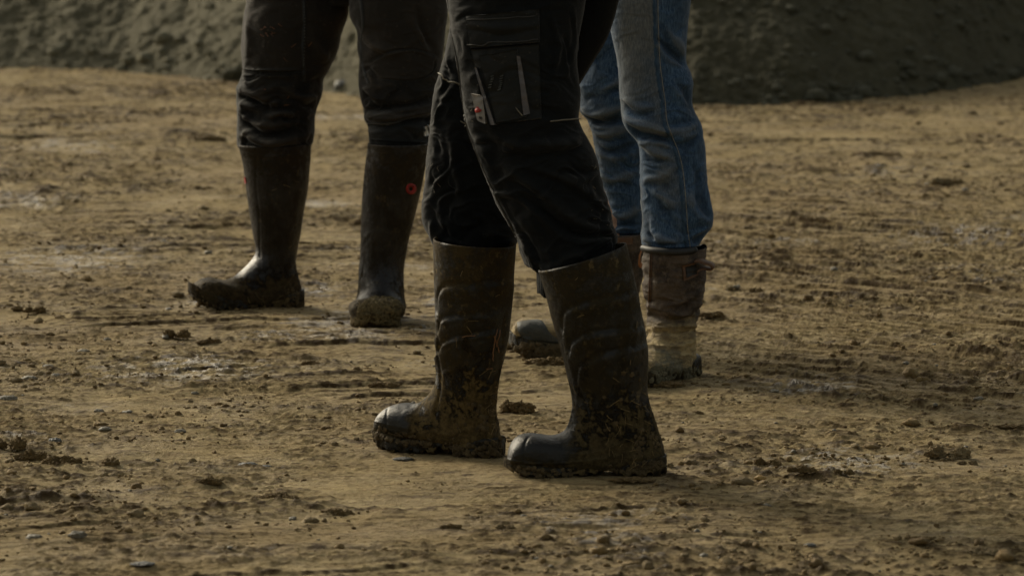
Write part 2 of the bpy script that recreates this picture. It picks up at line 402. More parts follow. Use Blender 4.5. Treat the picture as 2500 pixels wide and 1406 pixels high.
# ------------------------------------------------------------------ boots
class Boot: pass
def make_boot(name, parent, sole_name, st_, s, xc, yg, ytoe, xtoe, yaw, mat, solemat, side=1, emboss=(), solep=None, lump=.0012, rim=None, lean=0, tilt=0, label=None, nsec=190, nc=150, rgap=.0, lateral=None, stretch=None, wrinkle=0, clean=None, soleH=.024, heelx=None, toe_up=0, welt=.004, lug=.007, sag=0):
    """st_: list of (front x,y, back x,y, half width m). yaw: heading, degrees about z (180 = to the left of the picture)"""
    o = Boot(); g = G(xc, yg); c = abs(math.cos(R(yaw))) if stretch is None else 1/stretch
    a = np.array(st_, float)
    def loc(x, y):
        d = (xc-x)/s; r = .075
        yy = np.where(d > r, yg+(ytoe-yg)*np.clip((xc-x-r*s)/max(1, xc-r*s-xtoe), 0, 1.2), yg)
        X = np.where(d > r, r+(d-r)/c, d); return X, (yy-y)/s
    fx, fz = loc(a[:, 0], a[:, 1]); bx, bz = loc(a[:, 2], a[:, 3])
    p = np.stack([fx, fz, bx, bz, a[:, 4], np.linspace(0, 1, len(a))], -1)
    t = np.linspace(0, len(a)-1, nsec); q = cr(t, p)
    n = 2+.9*ss(.45, .8, q[:, 5])[:, None]
    th = np.linspace(0, 2*np.pi, nc, endpoint=False)[None, :]
    co, si = np.cos(th), np.sin(th)
    k1, k2 = np.sign(co)*np.abs(co)**(2/n), np.sign(si)*np.abs(si)**(2/n)
    cx, cz = (q[:, 0]+q[:, 2])/2, (q[:, 1]+q[:, 3])/2; vx, vz = (q[:, 0]-q[:, 2])/2, (q[:, 1]-q[:, 3])/2
    X = cx[:, None]+vx[:, None]*k1; Z = cz[:, None]+vz[:, None]*k1; Y = np.maximum(q[:, 4], .001)[:, None]*k2
    if lateral is not None:                    # sideways lean of the shaft (m at height z)
        Y = Y+np.interp(Z, [l[0] for l in lateral], [l[1] for l in lateral])
    V = np.stack([X, Y, Z], -1)
    # normals of the grid
    du = np.roll(V, -1, 1)-np.roll(V, 1, 1); dv = np.gradient(V, axis=0); N = np.cross(du, dv); N /= np.linalg.norm(N, axis=-1)[..., None]+1e-9
    cen = np.stack([cx[:, None]+0*X, 0*X, cz[:, None]+0*X], -1)
    if ((V-cen)*N).sum() < 0: N = -N
    D = lump*fbm(X*30+xc, Y*30, Z*30, 3)*ss(.42, .0, Z)+lump*3.0*np.maximum(0, fbm(X*40+xc, Y*40, Z*40, 3))*ss(.10, .02, Z)
    cl = np.zeros_like(X)
    if clean: cl = ss(clean[0], clean[0]+.03, X+.012*fbm(X*40, Y*40+5, Z*40, 3))*ss(clean[1], clean[1]-.02, X)*ss(clean[2], clean[2]+.015, Z+.006*fbm(X*60, Y*60, Z*60, 2))*ss(clean[3]+.03, clean[3], Z+.02*fbm(X*20, Y*20+5, Z*20, 3)); D *= 1-.92*cl
    if wrinkle: D += wrinkle*(1-np.abs(fbm(X*10+xc, Y*10, Z*34, 3))*2)*ss(.03, .08, Z)*ss(.34, .16, Z)
    ms = Matrix.Translation(Vector(g)) @ Matrix.Rotation(R(yaw), 4, 'Z') @ Matrix.Rotation(R(tilt), 4, 'Y')
    A = np.array(ms); W = V@A[:3, :3].T+A[:3, 3]; NW = N@A[:3, :3].T; px, py = proj(W)
    fr = ss(.05, -.3, NW[..., 1])
    for pts, w, amp, kind in emboss:
        cc = curve(pts, 20); d, tt, sg = dist_poly(px, py, cc)
        if kind == 'step': gk = ss(-w, w, d*sg)*np.exp(-(d/(w*7))**2)-.55*np.exp(-((d*sg+w)/(w*.8))**2)
        else: gk = np.exp(-(d/w)**2)
        D += amp*.001*gk*fr
    V = V+N*D[..., None]
    # inner wall of the opening
    clf = np.concatenate([np.zeros((5, nc)), cl]); rows = [V]; top = V[0]; c0 = top.mean(0)
    rimr = []
    for s_, dz, kk in ((.985, .0025, 0), (.955, .0015, 0), (.94, -.004, 0), (.94, 0, 8), (.93, 0, 24)):
        tk = V[kk]; ck = tk.mean(0); qq = ck+(tk-ck)*s_; qq[:, 2] += dz; rimr.append(qq)
    V = np.concatenate([np.array(rimr[::-1]), V])
    nv = len(V)*nc; tipc = V[-1].mean(0)+[.002, 0, 0]
    Vf = np.concatenate([V.reshape(-1, 3), tipc[None]]); faces = [gf(len(V), nc, True), np.array([((len(V)-1)*nc+i, (len(V)-1)*nc+(i+1) % nc, nv) for i in range(nc)])]
    o.o = mesh(name, Vf, faces, mat, parent, ms, world=False, attrs=dict(clean=np.append(clf.ravel(), clf[-1].mean())))
    if label: o.o['label'] = label
    # sole: heel x, toe x, widths, profile
    x0 = q[:, 2][q[:, 3] < .085].min()-.003 if heelx is None else heelx; x1 = q[:, 0].max()+.005
    L = x1-x0; u = np.linspace(0, 1, 150); u = .5-.5*np.cos(np.pi*u)
    hw = np.interp(u, [0, .01, .04, .10, .2, .35, .5, .68, .8, .9, .96, .99, 1], [.006, .017, .026, .033, .036, .034, .037, .048, .049, .041, .028, .014, .004])+welt*.5
    hw = hw*(solep or {}).get('w', 1)
    ztop = np.interp(u, [0, .25, .45, .7, 1], [soleH+.012, soleH+.008, soleH+.004, soleH, soleH+.006+toe_up])
    zbot = np.interp(u, [0, .03, .3, .33, .42, .46, .8, .92, 1], [.004, 0, 0, .012, .012, .003, .0, .006+toe_up*.35, .014+toe_up])
    teeth = (np.sin((u*L)*2*np.pi/.026) > .35)*(u > .02)*(u < .97)
    zb2 = zbot+teeth*lug
    th2 = np.linspace(0, 2*np.pi, 64, endpoint=False)
    ex = .35
    cc_, s_2 = np.sign(np.cos(th2))*np.abs(np.cos(th2))**ex, np.sign(np.sin(th2))*np.abs(np.sin(th2))**ex
    SV = np.zeros((150, 64, 3)); SV[..., 0] = (x0+u*L)[:, None]
    edge = np.abs(cc_)[None, :]
    SV[..., 1] = hw[:, None]*cc_[None, :]
    zb = np.where(edge > .6, zb2[:, None], zbot[:, None]+lug*.5)
    SV[..., 2] = np.where(s_2 > 0, (zbot[:, None]+ztop[:, None])/2+s_2[None, :]*(ztop-zbot)[:, None]/2, (zbot[:, None]+ztop[:, None])/2+s_2[None, :]*((zbot+ztop)[:, None]/2-zb))
    # mudguard groove between welt and tread
    zr = SV[..., 2]-zbot[:, None]; SV[..., 1] *= 1-.05*np.exp(-((zr-.014)/.0022)**2)
    nn = fbm(SV[..., 0]*45+xc, SV[..., 1]*45, SV[..., 2]*60, 4)
    SV[..., 1] += np.sign(cc_)[None, :]*np.maximum(nn, -.3)*.0022*ss(0, .3, edge)*ss(.03, .012, zr)
    SV[..., 2] += nn*.0015
    if lateral is not None: SV[..., 1] += lateral[0][1]
    sf = gf(150, 64, True); sv = SV.reshape(-1, 3)
    caps = [np.array([list(range(64))[::-1]]), np.array([list(range(149*64, 150*64))])]
    o.s = mesh(sole_name, sv, [sf]+caps, solemat, o.o, ms, world=False)
    Wv = Vf@A[:3, :3].T+A[:3, 3]; Sw = sv@A[:3, :3].T+A[:3, 3]
    allf = [tuple(x) for x in faces[0]]+[tuple(x) for x in faces[1]]+[tuple(x+len(Wv)) for x in sf]
    o.bv = BV(np.concatenate([Wv, Sw]), allf); o.ms = ms; o.g = g
    o.bv.dep = np.linalg.norm(g-CAMP)
    return o
def lumps_on(bv, spots, r0, r1, name, mat, parent, flat=.5, sub=2):
    """caked mud lumps set in a surface at picture positions"""
    parts = []
    v0, f0 = ICO[sub]
    for x, y in spots:
        h, n = bv.at(x, y); r = random.uniform(r0, r1)
        k = 1+.45*fbm(v0[:, 0]*1.6+x, v0[:, 1]*1.6+y, v0[:, 2]*1.6, 3)
        v = v0*k[:, None]*r
        v = v-n*((v@n)*(1-flat))[:, None]
        parts.append((h+v, f0))
    V, Fq = join(parts); o = mesh(name, V, Fq, mat, parent); o['kind'] = 'stuff'; return o
def straw_on(bv, spots, name, mat, parent, l0=.006, l1=.02, r=.0004):
    parts = []
    for x, y in spots:
        h, n = bv.at(x, y); a = np.cross(n, RNG.normal(size=3)); a /= np.linalg.norm(a); b = np.cross(n, a)
        L = random.uniform(l0, l1); t = np.linspace(-.5, .5, 6)[:, None]; k = random.uniform(-.3, .3)
        parts.append(tube(h+n*(.001)+a*t*L+b*(t*t-.1)*L*k+n*np.abs(t)*.002, r*random.uniform(.6, 1.3), 5))
    V, Fq = join(parts); o = mesh(name, V, Fq, mat, parent); o['kind'] = 'stuff'; return o
def each(parts, name, mat, parent):
    return [mesh(name, v, f, mat, parent) for v, f in parts]
def rnd_in(x0, y0, x1, y1, n):
    return [(random.uniform(x0, x1), random.uniform(y0, y1)) for _ in range(n)]
def box_line(pts, n, jx, jy):
    return [(x+random.gauss(0, jx), y+random.gauss(0, jy)) for x, y in curve(pts, n)]

# ------------------------------------------------------------------ upper bodies (above the picture; they cast the shadows)
def skin_obj(name, nodes, edges, mat, parent, sub=2):
    me = bpy.data.meshes.new(name); keys = list(nodes)
    me.from_pydata([nodes[k][0] for k in keys], [(keys.index(a), keys.index(b)) for a, b in edges], [])
    o = bpy.data.objects.new(name, me); me.materials.append(mat)
    C.objects.link(o); o.parent = parent; WM[o] = WM[parent]
    md = o.modifiers.new('skin', 'SKIN'); sk = me.skin_vertices[0].data
    for i, k in enumerate(keys):
        r = nodes[k][1]; sk[i].radius = (r, r) if not isinstance(r, tuple) else r; sk[i].use_root = (i == 0)
    md.use_smooth_shade = True; sb = o.modifiers.new('sub', 'SUBSURF'); sb.levels = sb.render_levels = sub
    return o
def upper(parent, hip, yaw, jk, feet, knees, hgt=.9):
    """hip: world point of the pelvis; yaw: facing direction in degrees; feet/knees: world points"""
    O = np.array(WM[parent].translation); hip = np.array(hip); a = R(yaw)
    fw = np.array([math.cos(a), math.sin(a), 0]); lf = np.array([-math.sin(a), math.cos(a), 0]); up = np.array([0, 0, 1.0])
    q = lambda f, l, z: tuple(hip-O+fw*f+lf*l+up*z)
    N = {'pelvis': (q(0, 0, .02), .11), 'waist': (q(.01, 0, .2), .10), 'chest': (q(.01, 0, .42), .125), 'neck': (q(.02, 0, .60), .055),
         'jaw': (q(.045, 0, .68), .062), 'brow': (q(.03, 0, .76), .088), 'crown': (q(.015, 0, .82), .06), 'nose': (q(.135, 0, .715), .011)}
    E = [('pelvis', 'waist'), ('waist', 'chest'), ('chest', 'neck'), ('neck', 'jaw'), ('jaw', 'brow'), ('brow', 'crown'), ('jaw', 'nose')]
    J = {'hem': (q(-.01, 0, -.02), .165), 'pelvis': (q(0, 0, .08), .160), 'waist': (q(.01, 0, .22), .150), 'chest': (q(.01, 0, .42), .165), 'collar': (q(.01, 0, .58), .085)}
    JE = [('hem', 'pelvis'), ('pelvis', 'waist'), ('waist', 'chest'), ('chest', 'collar')]
    for s, k in ((1, 'l'), (-1, 'r')):
        sh, el, wr = q(0, s*.19, .50), q(-.04, s*.27, .24), q(.17, s*.17, .20)
        N['sh'+k] = (sh, .058); N['el'+k] = (el, .045); N['wr'+k] = (wr, .028); hw = np.array(wr); N['pm'+k] = (tuple(hw+fw*.05-lf*s*.03), .032)
        E += [('chest', 'sh'+k), ('sh'+k, 'el'+k), ('el'+k, 'wr'+k), ('wr'+k, 'pm'+k)]
        for i, (dz, L) in enumerate(((.024, .07), (.008, .08), (-.008, .075), (-.024, .058))):
            b = hw+fw*.075-lf*s*.045+up*dz; N['f%d%s' % (i, k)] = (tuple(b+fw*.01), .0085); m = b+fw*L*.5-lf*s*.022; N['g%d%s' % (i, k)] = (tuple(m), .008); N['h%d%s' % (i, k)] = (tuple(m+fw*L*.2-lf*s*.035), .007)
            E += [('pm'+k, 'f%d%s' % (i, k)), ('f%d%s' % (i, k), 'g%d%s' % (i, k)), ('g%d%s' % (i, k), 'h%d%s' % (i, k))]
        tb = hw+fw*.03+up*.03-lf*s*.015; N['t'+k] = (tuple(tb), .010); N['u'+k] = (tuple(tb+fw*.035+up*.018-lf*s*.01), .009)
        E += [('wr'+k, 't'+k), ('t'+k, 'u'+k)]
        J['sh'+k] = (q(0, s*.20, .49), .085); J['el'+k] = (el, .070); J['cf'+k] = (q(.13, s*.19, .205), .050)
        JE += [('chest', 'sh'+k), ('sh'+k, 'el'+k), ('el'+k, 'cf'+k)]
    for s, k, ft, kn in ((1, 'l', feet[0], knees[0]), (-1, 'r', feet[1], knees[1])):
        N['hp'+k] = (q(0, s*.05, -.04), .045); N['kn'+k] = (tuple(np.array(kn)-O), .030); N['an'+k] = (tuple(np.array(ft)-O+up*.09), .03); N['to'+k] = (tuple(np.array(ft)-O+up*.05+fw*.05), .022)
        E += [('pelvis', 'hp'+k), ('hp'+k, 'kn'+k), ('kn'+k, 'an'+k), ('an'+k, 'to'+k)]
    skin_obj('body', N, E, M['skin'], parent); skin_obj('jacket', J, JE, jk, parent)
    v, f = ICO[3]; c = np.array(N['brow'][0])+O+up*.035-fw*.012
    hv = v*[.098, .092, .10]*(1+.06*fbm(v[:, 0]*6, v[:, 1]*6, v[:, 2]*6, 3))[:, None]
    hv = hv[:, 0:1]*fw+hv[:, 1:2]*lf+hv[:, 2:3]*up
    keep = ~((v[f].mean(1)[:, 0] > .35) & (v[f].mean(1)[:, 2] < .35)) & (v[f].mean(1)[:, 2] > -.55)
    mesh('hair', c+hv, f[keep], M['hair'], parent)
def person(label, loc):
    o = empty('person', loc); o['label'] = label; o['category'] = 'person'; o['group'] = 'people standing on the muddy ground'; return o

# ================================================================== GROUND
FEET = [(1160, 1114), (1030, 1098), (1500, 1160), (1330, 1160), (680, 750), (560, 758), (932, 780), (928, 797), (1645, 925), (1590, 945), (1510, 868), (1380, 870)]
FEETW = [G(*p)[:2] for p in FEET]
def gh(x, y, full=True):
    """height of the ground, darkness mask, pale mask"""
    cl = fbm(x*1.3+4, y*1.3-2, None, 4)                       # where crumbly mud gathers
    cl2 = ss(.0, .6, cl)
    for (px, py), rx, ry in CLUMP:
        g = G(px, py); cl2 = np.maximum(cl2, 1.1*np.exp(-(((x-g[0])/rx)**2+((y-g[1])/ry)**2)))
    cl2 = np.clip(cl2, 0, 1.1)
    # tyre-track belt to the right, scraped streaks to the left
    wx = x+.03*fbm(x*1.1, y*1.1, None, 2); wy = y+.07*fbm(x*.9+7, y*.9, None, 2)+.010*fbm(x*5, y*8, None, 3)
    u = wx*.62+wy*.78; v = -wx*.78+wy*.62
    belt = ss(.1, .7, x+.15*cl)*ss(9.3, 10.6, y)*ss(15.2, 13.4, y)
    r1 = 1-np.abs(perlin(u*7.5, v*.9+3))*2.2
    r2 = 1-np.abs(perlin(u*17, v*1.6+9))*2.2
    uu = wx*-.25+wy*.97; vv = wx*.97+wy*.25
    r3 = 1-np.abs(perlin(uu*6.5+30, vv*.9))*2.2
    brk = ss(-.20, .25, fbm(x*1.9+40, y*2.6, None, 3)); wn = fbm(x*2.6, y*3.5+60, None, 4)
    saw = lambda q: (lambda fr: (1-fr)*ss(0, .07, fr))(q-np.floor(q))
    s1 = saw(u*9.5+.16*wn); s2 = saw(u*21+.30*wn+7); s3 = saw(uu*6.5+.28*wn); s4 = saw(uu*17+.40*wn+3)
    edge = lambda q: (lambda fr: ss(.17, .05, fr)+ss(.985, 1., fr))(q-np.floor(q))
    ter = belt*(.0125*s1*brk+.0075*s2*(1-.4*brk))+(1-belt)*(.0075*s3+.0042*s4)*brk*ss(-.3, .4, perlin(x*.9+3, y*.9))
    ted = np.clip(belt*(edge(u*9.5+.16*wn)*brk+.6*edge(u*21+.30*wn+7))+(1-belt)*(edge(uu*6.5+.28*wn)+.5*edge(uu*17+.40*wn+3))*brk*ss(-.3, .4, perlin(x*.9+3, y*.9)), 0, 1)  # shade of the camera-facing step faces, darkened into the ground colour
    trk = ter+belt*(.0060*np.maximum(0, r1)**6+.0036*np.maximum(0, r2)**5)
    trl = (1-belt)*(.0045*np.maximum(0, r3)**3)*ss(-.4, .3, perlin(x*.8, y*.8+5))
    h = .010*perlin(x*.8, y*.8)+.005*fbm(x*4.5, y*4.5, None, 3)
    b = fbm(x*12, y*17, None, 3); bb = np.maximum(0, b-.08)
    b3 = fbm(x*40+3, y*40, None, 3); bb3 = np.maximum(0, b3-.05)
    fl = ss(-.5, .35, fbm(x*2.3+11, y*2.3+5, None, 3)); f1 = fbm(x*7+1.5*y+5, y*12, None, 4); f2 = fbm(x*24+4*y, y*38+8, None, 3)
    flake = 1-np.abs(fbm(x*9+2*y+.6*f2, y*19, None, 3))*2.4
    h = h+trk+trl+.013*bb*(.10+.90*cl2)+.0070*bb3*(.12+.88*cl2)+(.0060*f1+.0030*f2)*(.30+.70*fl)*(1-.45*belt)+.0052*np.maximum(0, flake)**3*(.3+.7*fl)+.0012*fbm(x*95, y*95, None, 2)
    h = h+.010*np.maximum(0, fbm(x*9+9, y*9, None, 3)-.22)*cl2
    near = np.zeros_like(x)
    for fx, fy in FEETW: near = np.maximum(near, np.exp(-((x-fx)**2+(y-fy)**2)/.13**2))
    h = h*(1-.75*near)+.0035*near
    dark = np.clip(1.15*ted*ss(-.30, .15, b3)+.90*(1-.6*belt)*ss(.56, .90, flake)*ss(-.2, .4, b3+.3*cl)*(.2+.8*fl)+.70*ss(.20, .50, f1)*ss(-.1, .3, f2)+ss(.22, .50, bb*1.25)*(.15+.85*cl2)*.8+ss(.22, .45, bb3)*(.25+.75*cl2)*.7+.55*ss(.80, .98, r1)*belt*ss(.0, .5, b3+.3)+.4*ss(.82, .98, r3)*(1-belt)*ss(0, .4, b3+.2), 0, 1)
    pale = ss(.42, .75, fbm(x*1.7+20, y*1.1-7, None, 3)+.25*b3)*.7
    for (px, py), rx, ry in PALE:
        g = G(px, py); pale = np.maximum(pale, np.exp(-(((x-g[0])/rx)**2+((y-g[1])/ry)**2))*ss(-.25, .2, b3+.1)*1.1)
    pale = pale*ss(-.35, .35, f2+.6*f1)
    return h, dark, np.clip(pale, 0, 1)
CLUMP = [((90, 1110), .13, .16), ((230, 1150), .16, .14), ((480, 1190), .13, .12), ((650, 1222), .12, .12), ((830, 1250), .10, .08), ((760, 890), .14, .14), ((900, 930), .10, .10), ((600, 870), .10, .10), ((2420, 1350), .18, .12), ((2000, 1160), .10, .10), ((1900, 640), .22, .28), ((2150, 385), .14, .35), ((2280, 460), .22, .35), ((500, 340), .22, .35), ((1760, 790), .08, .10), ((1950, 940), .12, .12), ((2100, 985), .15, .12), ((100, 470), .25, .4), ((60, 1010), .12, .10), ((2400, 1060), .12, .10)]
PALE = [((450, 905), .20, .18), ((1080, 745), .05, .10), ((2050, 1125), .17, .16), ((170, 640), .18, .3), ((780, 715), .06, .12), ((560, 745), .1, .14), ((1060, 812), .06, .1), ((1980, 955), .1, .15), ((2350, 580), .2, .3)]
def axis(parts):
    out = []
    for a, b, d0, d1 in parts:
        p = a
        while p < b-1e-6: out.append(p); t = (p-a)/(b-a); p += d0*(d1/d0)**t
    out.append(parts[-1][1]); return np.array(out)
def grow(a, b, d):
    o = [a]
    while o[-1] < b: o.append(o[-1]+d); d *= 1.18
    return np.array(o)
xs = grow(1.955, 260, .012); xin = np.arange(-1.95, 1.95, .0052)
xs = np.concatenate([-xs[::-1], xin, xs])
ys = np.concatenate([7.7-grow(.01, 260, .012)[::-1], axis([(7.7, 19.6, .0048, .013)]), grow(19.61, 300, .03)])
GX, GY = np.meshgrid(xs, ys)
hz, dk, pl = gh(GX, GY)
fade = ss(60, 8, np.hypot(GX, GY-10))
Vg = np.stack([GX, GY, hz*fade], -1).reshape(-1, 3)
gr = mesh('ground', Vg, gf(len(ys), len(xs)), M['ground'], attrs=dict(dark=dk, pale=pl)); gr['kind'] = 'structure'
gr['label'] = 'wet tan clay ground churned with tracks and crumbs'
del Vg, GX, GY, hz, dk, pl

# ------------------------------------------------------------------ earth banks behind
def bank(name, base, mat, xr, slope, hmax, seed, lab, xd):
    bx = np.array([b[0] for b in base]); by = np.array([b[1] for b in base])
    x = np.concatenate([np.arange(xr[0], xd[0], .12), np.arange(xd[0], xd[1], .009), np.arange(xd[1], xr[1], .12)])
    t = np.concatenate([np.arange(-.12, .75, .0085), np.arange(.75, 2.2, .03), np.arange(2.2, 9, .15)])
    X, T = np.meshgrid(x, t)
    yb = np.interp(X, bx, by)
    yb = yb+.07*fbm(X*2+seed, X*0, None, 3)
    end = ss(xr[0], xr[0]+2.5, X)*ss(xr[1], xr[1]-2.5, X)
    prof = slope*T; prof = hmax*(1-np.exp(-np.maximum(prof, 0)/hmax))+np.minimum(prof, 0)*.5
    prof = prof*np.where(T > 4, 1-ss(4, 9, T), 1)
    Z = prof*end
    Y = yb+T
    amp = ss(-.10, .10, T)
    n = fbm(X*2.2+seed, Y*2.2, Z*2.2, 3)*.020+(1-np.abs(fbm(X*9+seed, Y*9+2, Z*9, 4))*2)*.009+fbm(X*19, Y*19+seed, Z*19, 3)*.011+fbm(X*38, Y*38+seed, Z*38, 2)*.009
    Z = Z+n*amp*.55; Y = Y-n*amp*.5
    Z = Z-.03*ss(.02, -.12, T)-(1-end)*.1
    o = mesh(name, np.stack([X, Y, Z], -1), gf(len(t), len(x)), mat); o['kind'] = 'structure'; o['label'] = lab
    return o, (bx, by)
gp = lambda px, py: tuple(G(px, py)[:2])
bL, bLb = bank('earth_bank', [(-12, 22)]+[gp(-400, 150), gp(0, 166), gp(300, 178), gp(600, 203), gp(900, 236), gp(1250, 262), (.5, 18.4), (2, 20.5), (5, 22)], M['bankL'], (-14, 5), .66, 2.6, 3, 'grey green bank of loose soil behind the two people at left', (-2.4, .6))
bR, bRb = bank('earth_bank', [(-4, 22), (-1.4, 19.6), (-.5, 18.2)]+[gp(1250, 256), gp(1700, 266), gp(2000, 259), (G(2250, 238)[0], G(2250, 236)[1]), gp(2500, 198), gp(2900, 165), (5, 22), (14, 26)], M['bankR'], (-4, 16), .62, 2.9, 17, 'dark green brown soil bank behind the person in jeans', (-.3, 2.6))
dg = bpy.context.evaluated_depsgraph_get()
# lumps lie on the true surface of each bank
def surf_of(o):
    me = o.data; v = np.empty(len(me.vertices)*3, np.float32); me.vertices.foreach_get('co', v)
    return BVHTree.FromObject(o, dg)
tL, tR = surf_of(bL), surf_of(bR)
def drop(tree, x, y):
    h = tree.ray_cast(Vector((x, y, 6)), Vector((0, 0, -1)))
    return h[0], h[1]
def lumps_bank(name, mat, tree, base, x0, x1, n, seed, lab):
    rg = np.random.default_rng(seed); parts = []; bx, by = base
    for i in range(n):
        x = rg.uniform(x0, x1); t = rg.uniform(-.05, .12) if i % 3 == 0 else rg.uniform(0, .85)
        h, nn = drop(tree, x, np.interp(x, bx, by)+t)
        if h is None: continue
        r = min(.030, .0065*math.exp(rg.normal()*.55)*(1.35 if t < .10 else 1))
        v, f = ICO[1]; k = 1+.55*fbm(v[:, 0]*1.7+x*9, v[:, 1]*1.7+t*9, v[:, 2]*1.7, 2)
        parts.append((v*k[:, None]*r*[1.25, 1, .8]+np.array(h)+[0, 0, r*.15], f))
    V, Fq = join(parts); o = mesh(name, V, Fq, mat); o['kind'] = 'stuff'; o['label'] = lab; o['category'] = 'soil lumps'
lumps_bank('soil_lumps', M['gravL'], tL, bLb, -2.3, .3, 420, 5, 'small loose lumps of soil on the grey green bank at left')
lumps_bank('soil_lumps', M['gravR'], tR, bRb, 0, 2.5, 1100, 6, 'small loose lumps of soil on the dark bank at right')
def rock(px, py, w, h, mat, label, name='rock', cat='rock', tree=None, seed=1):
    g = G(px, py+h*.45); Y = g[1]; s = F/Y
    c = P(px, py, Y-.0)
    v, f = ICO[3]; k = 1+.22*fbm(v[:, 0]*1.2+seed, v[:, 1]*1.2, v[:, 2]*1.2, 4)
    v = v*k[:, None]*[w/2/s, w/2/s*.85, h/2/s*1.15]
    m0 = Matrix.Translation(Vector((c[0], Y, 0)))
    o = mesh(name, v+c, f, mat, None, m0); o['label'] = label; o['category'] = cat; return o
for a in [(456, 158, 62, 44, 'gravL', 'round grey boulder at the foot of the left bank, the lone round one'),
          (568, 184, 52, 38, 'bankR', 'dark boulder beside the left person\'s knee at the foot of the bank'),
          (812, 196, 34, 30, 'stone', 'upper pale stone between the left person\'s knees'),
          (838, 212, 48, 30, 'slate', 'bluish grey stone low between the left person\'s knees'),
          (240, 163, 30, 20, 'stone', 'small pale stone at the foot of the left bank')]:
    rock(a[0], a[1], a[2], a[3], M[a[4]], a[5], seed=a[0]*.1)

# ------------------------------------------------------------------ clods and stones lying on the ground
def gz(x, y):
    h, _, _ = gh(np.array([x]), np.array([y])); return float(h[0])
def clod(px, py, w, h, label, mat='clod', n=3, name='mud_clod', cat='mud clod', group=None, rough=1.0, seed=0, flat=1.0):
    """px,py = middle of the foot line in the photo; w,h size in photo pixels"""
    g = G(px, py); s = F/g[1]; W, Hh = w/s, h/s; rg = np.random.default_rng(int(px*7+py)); parts = []
    zg = gz(g[0], g[1])
    for i in range(n):
        t = 0 if n == 1 else (i/(n-1)-.5); v, f = ICO[4 if w > 40 else 3]
        wi = W*(1.0 if n == 1 else rg.uniform(.42, .62)); hi = Hh*rg.uniform(.72, 1.0)*(1-.25*abs(t))
        o = rg.uniform(0, 50)
        k = 1+.42*rough*fbm(v[:, 0]*1.3+o, v[:, 1]*1.3, v[:, 2]*1.3, 2)+.30*rough*np.maximum(-.3, fbm(v[:, 0]*4+o, v[:, 1]*4, v[:, 2]*4, 3))+.10*rough*fbm(v[:, 0]*13, v[:, 1]*13+o, v[:, 2]*13, 2)
        q = v*k[:, None]*[wi/2, max(wi*.42, hi*.5), hi*.62*flat]
        q[:, 2] = np.where(q[:, 2] < -hi*.2, -hi*.2, q[:, 2])
        parts.append((q+[g[0]+t*W*.62, g[1]+rg.uniform(-.25, .25)*W*.5, zg+hi*.24], f))
    if rough > .6:                            # crumbs broken off round it belong to the heap
        for i in range(int(6+w*.25)):
            v, f = ICO[1]; r = rg.uniform(.05, .14)*Hh
            k = 1+.5*fbm(v[:, 0]*2+i, v[:, 1]*2, v[:, 2]*2, 2)
            a, d = rg.uniform(0, 6.28), rg.uniform(.38, .62)
            x, y = g[0]+math.cos(a)*W*d, g[1]+math.sin(a)*W*d*.8
            parts.append((v*k[:, None]*r+[x, y, gz(x, y)+r*.5], f))
    V, Fq = join(parts); m0 = Matrix.Translation(Vector((g[0], g[1], zg)))
    o = mesh(name, V, Fq, M[mat], None, m0); o['label'] = label; o['category'] = cat
    if group: o['group'] = group
    return o
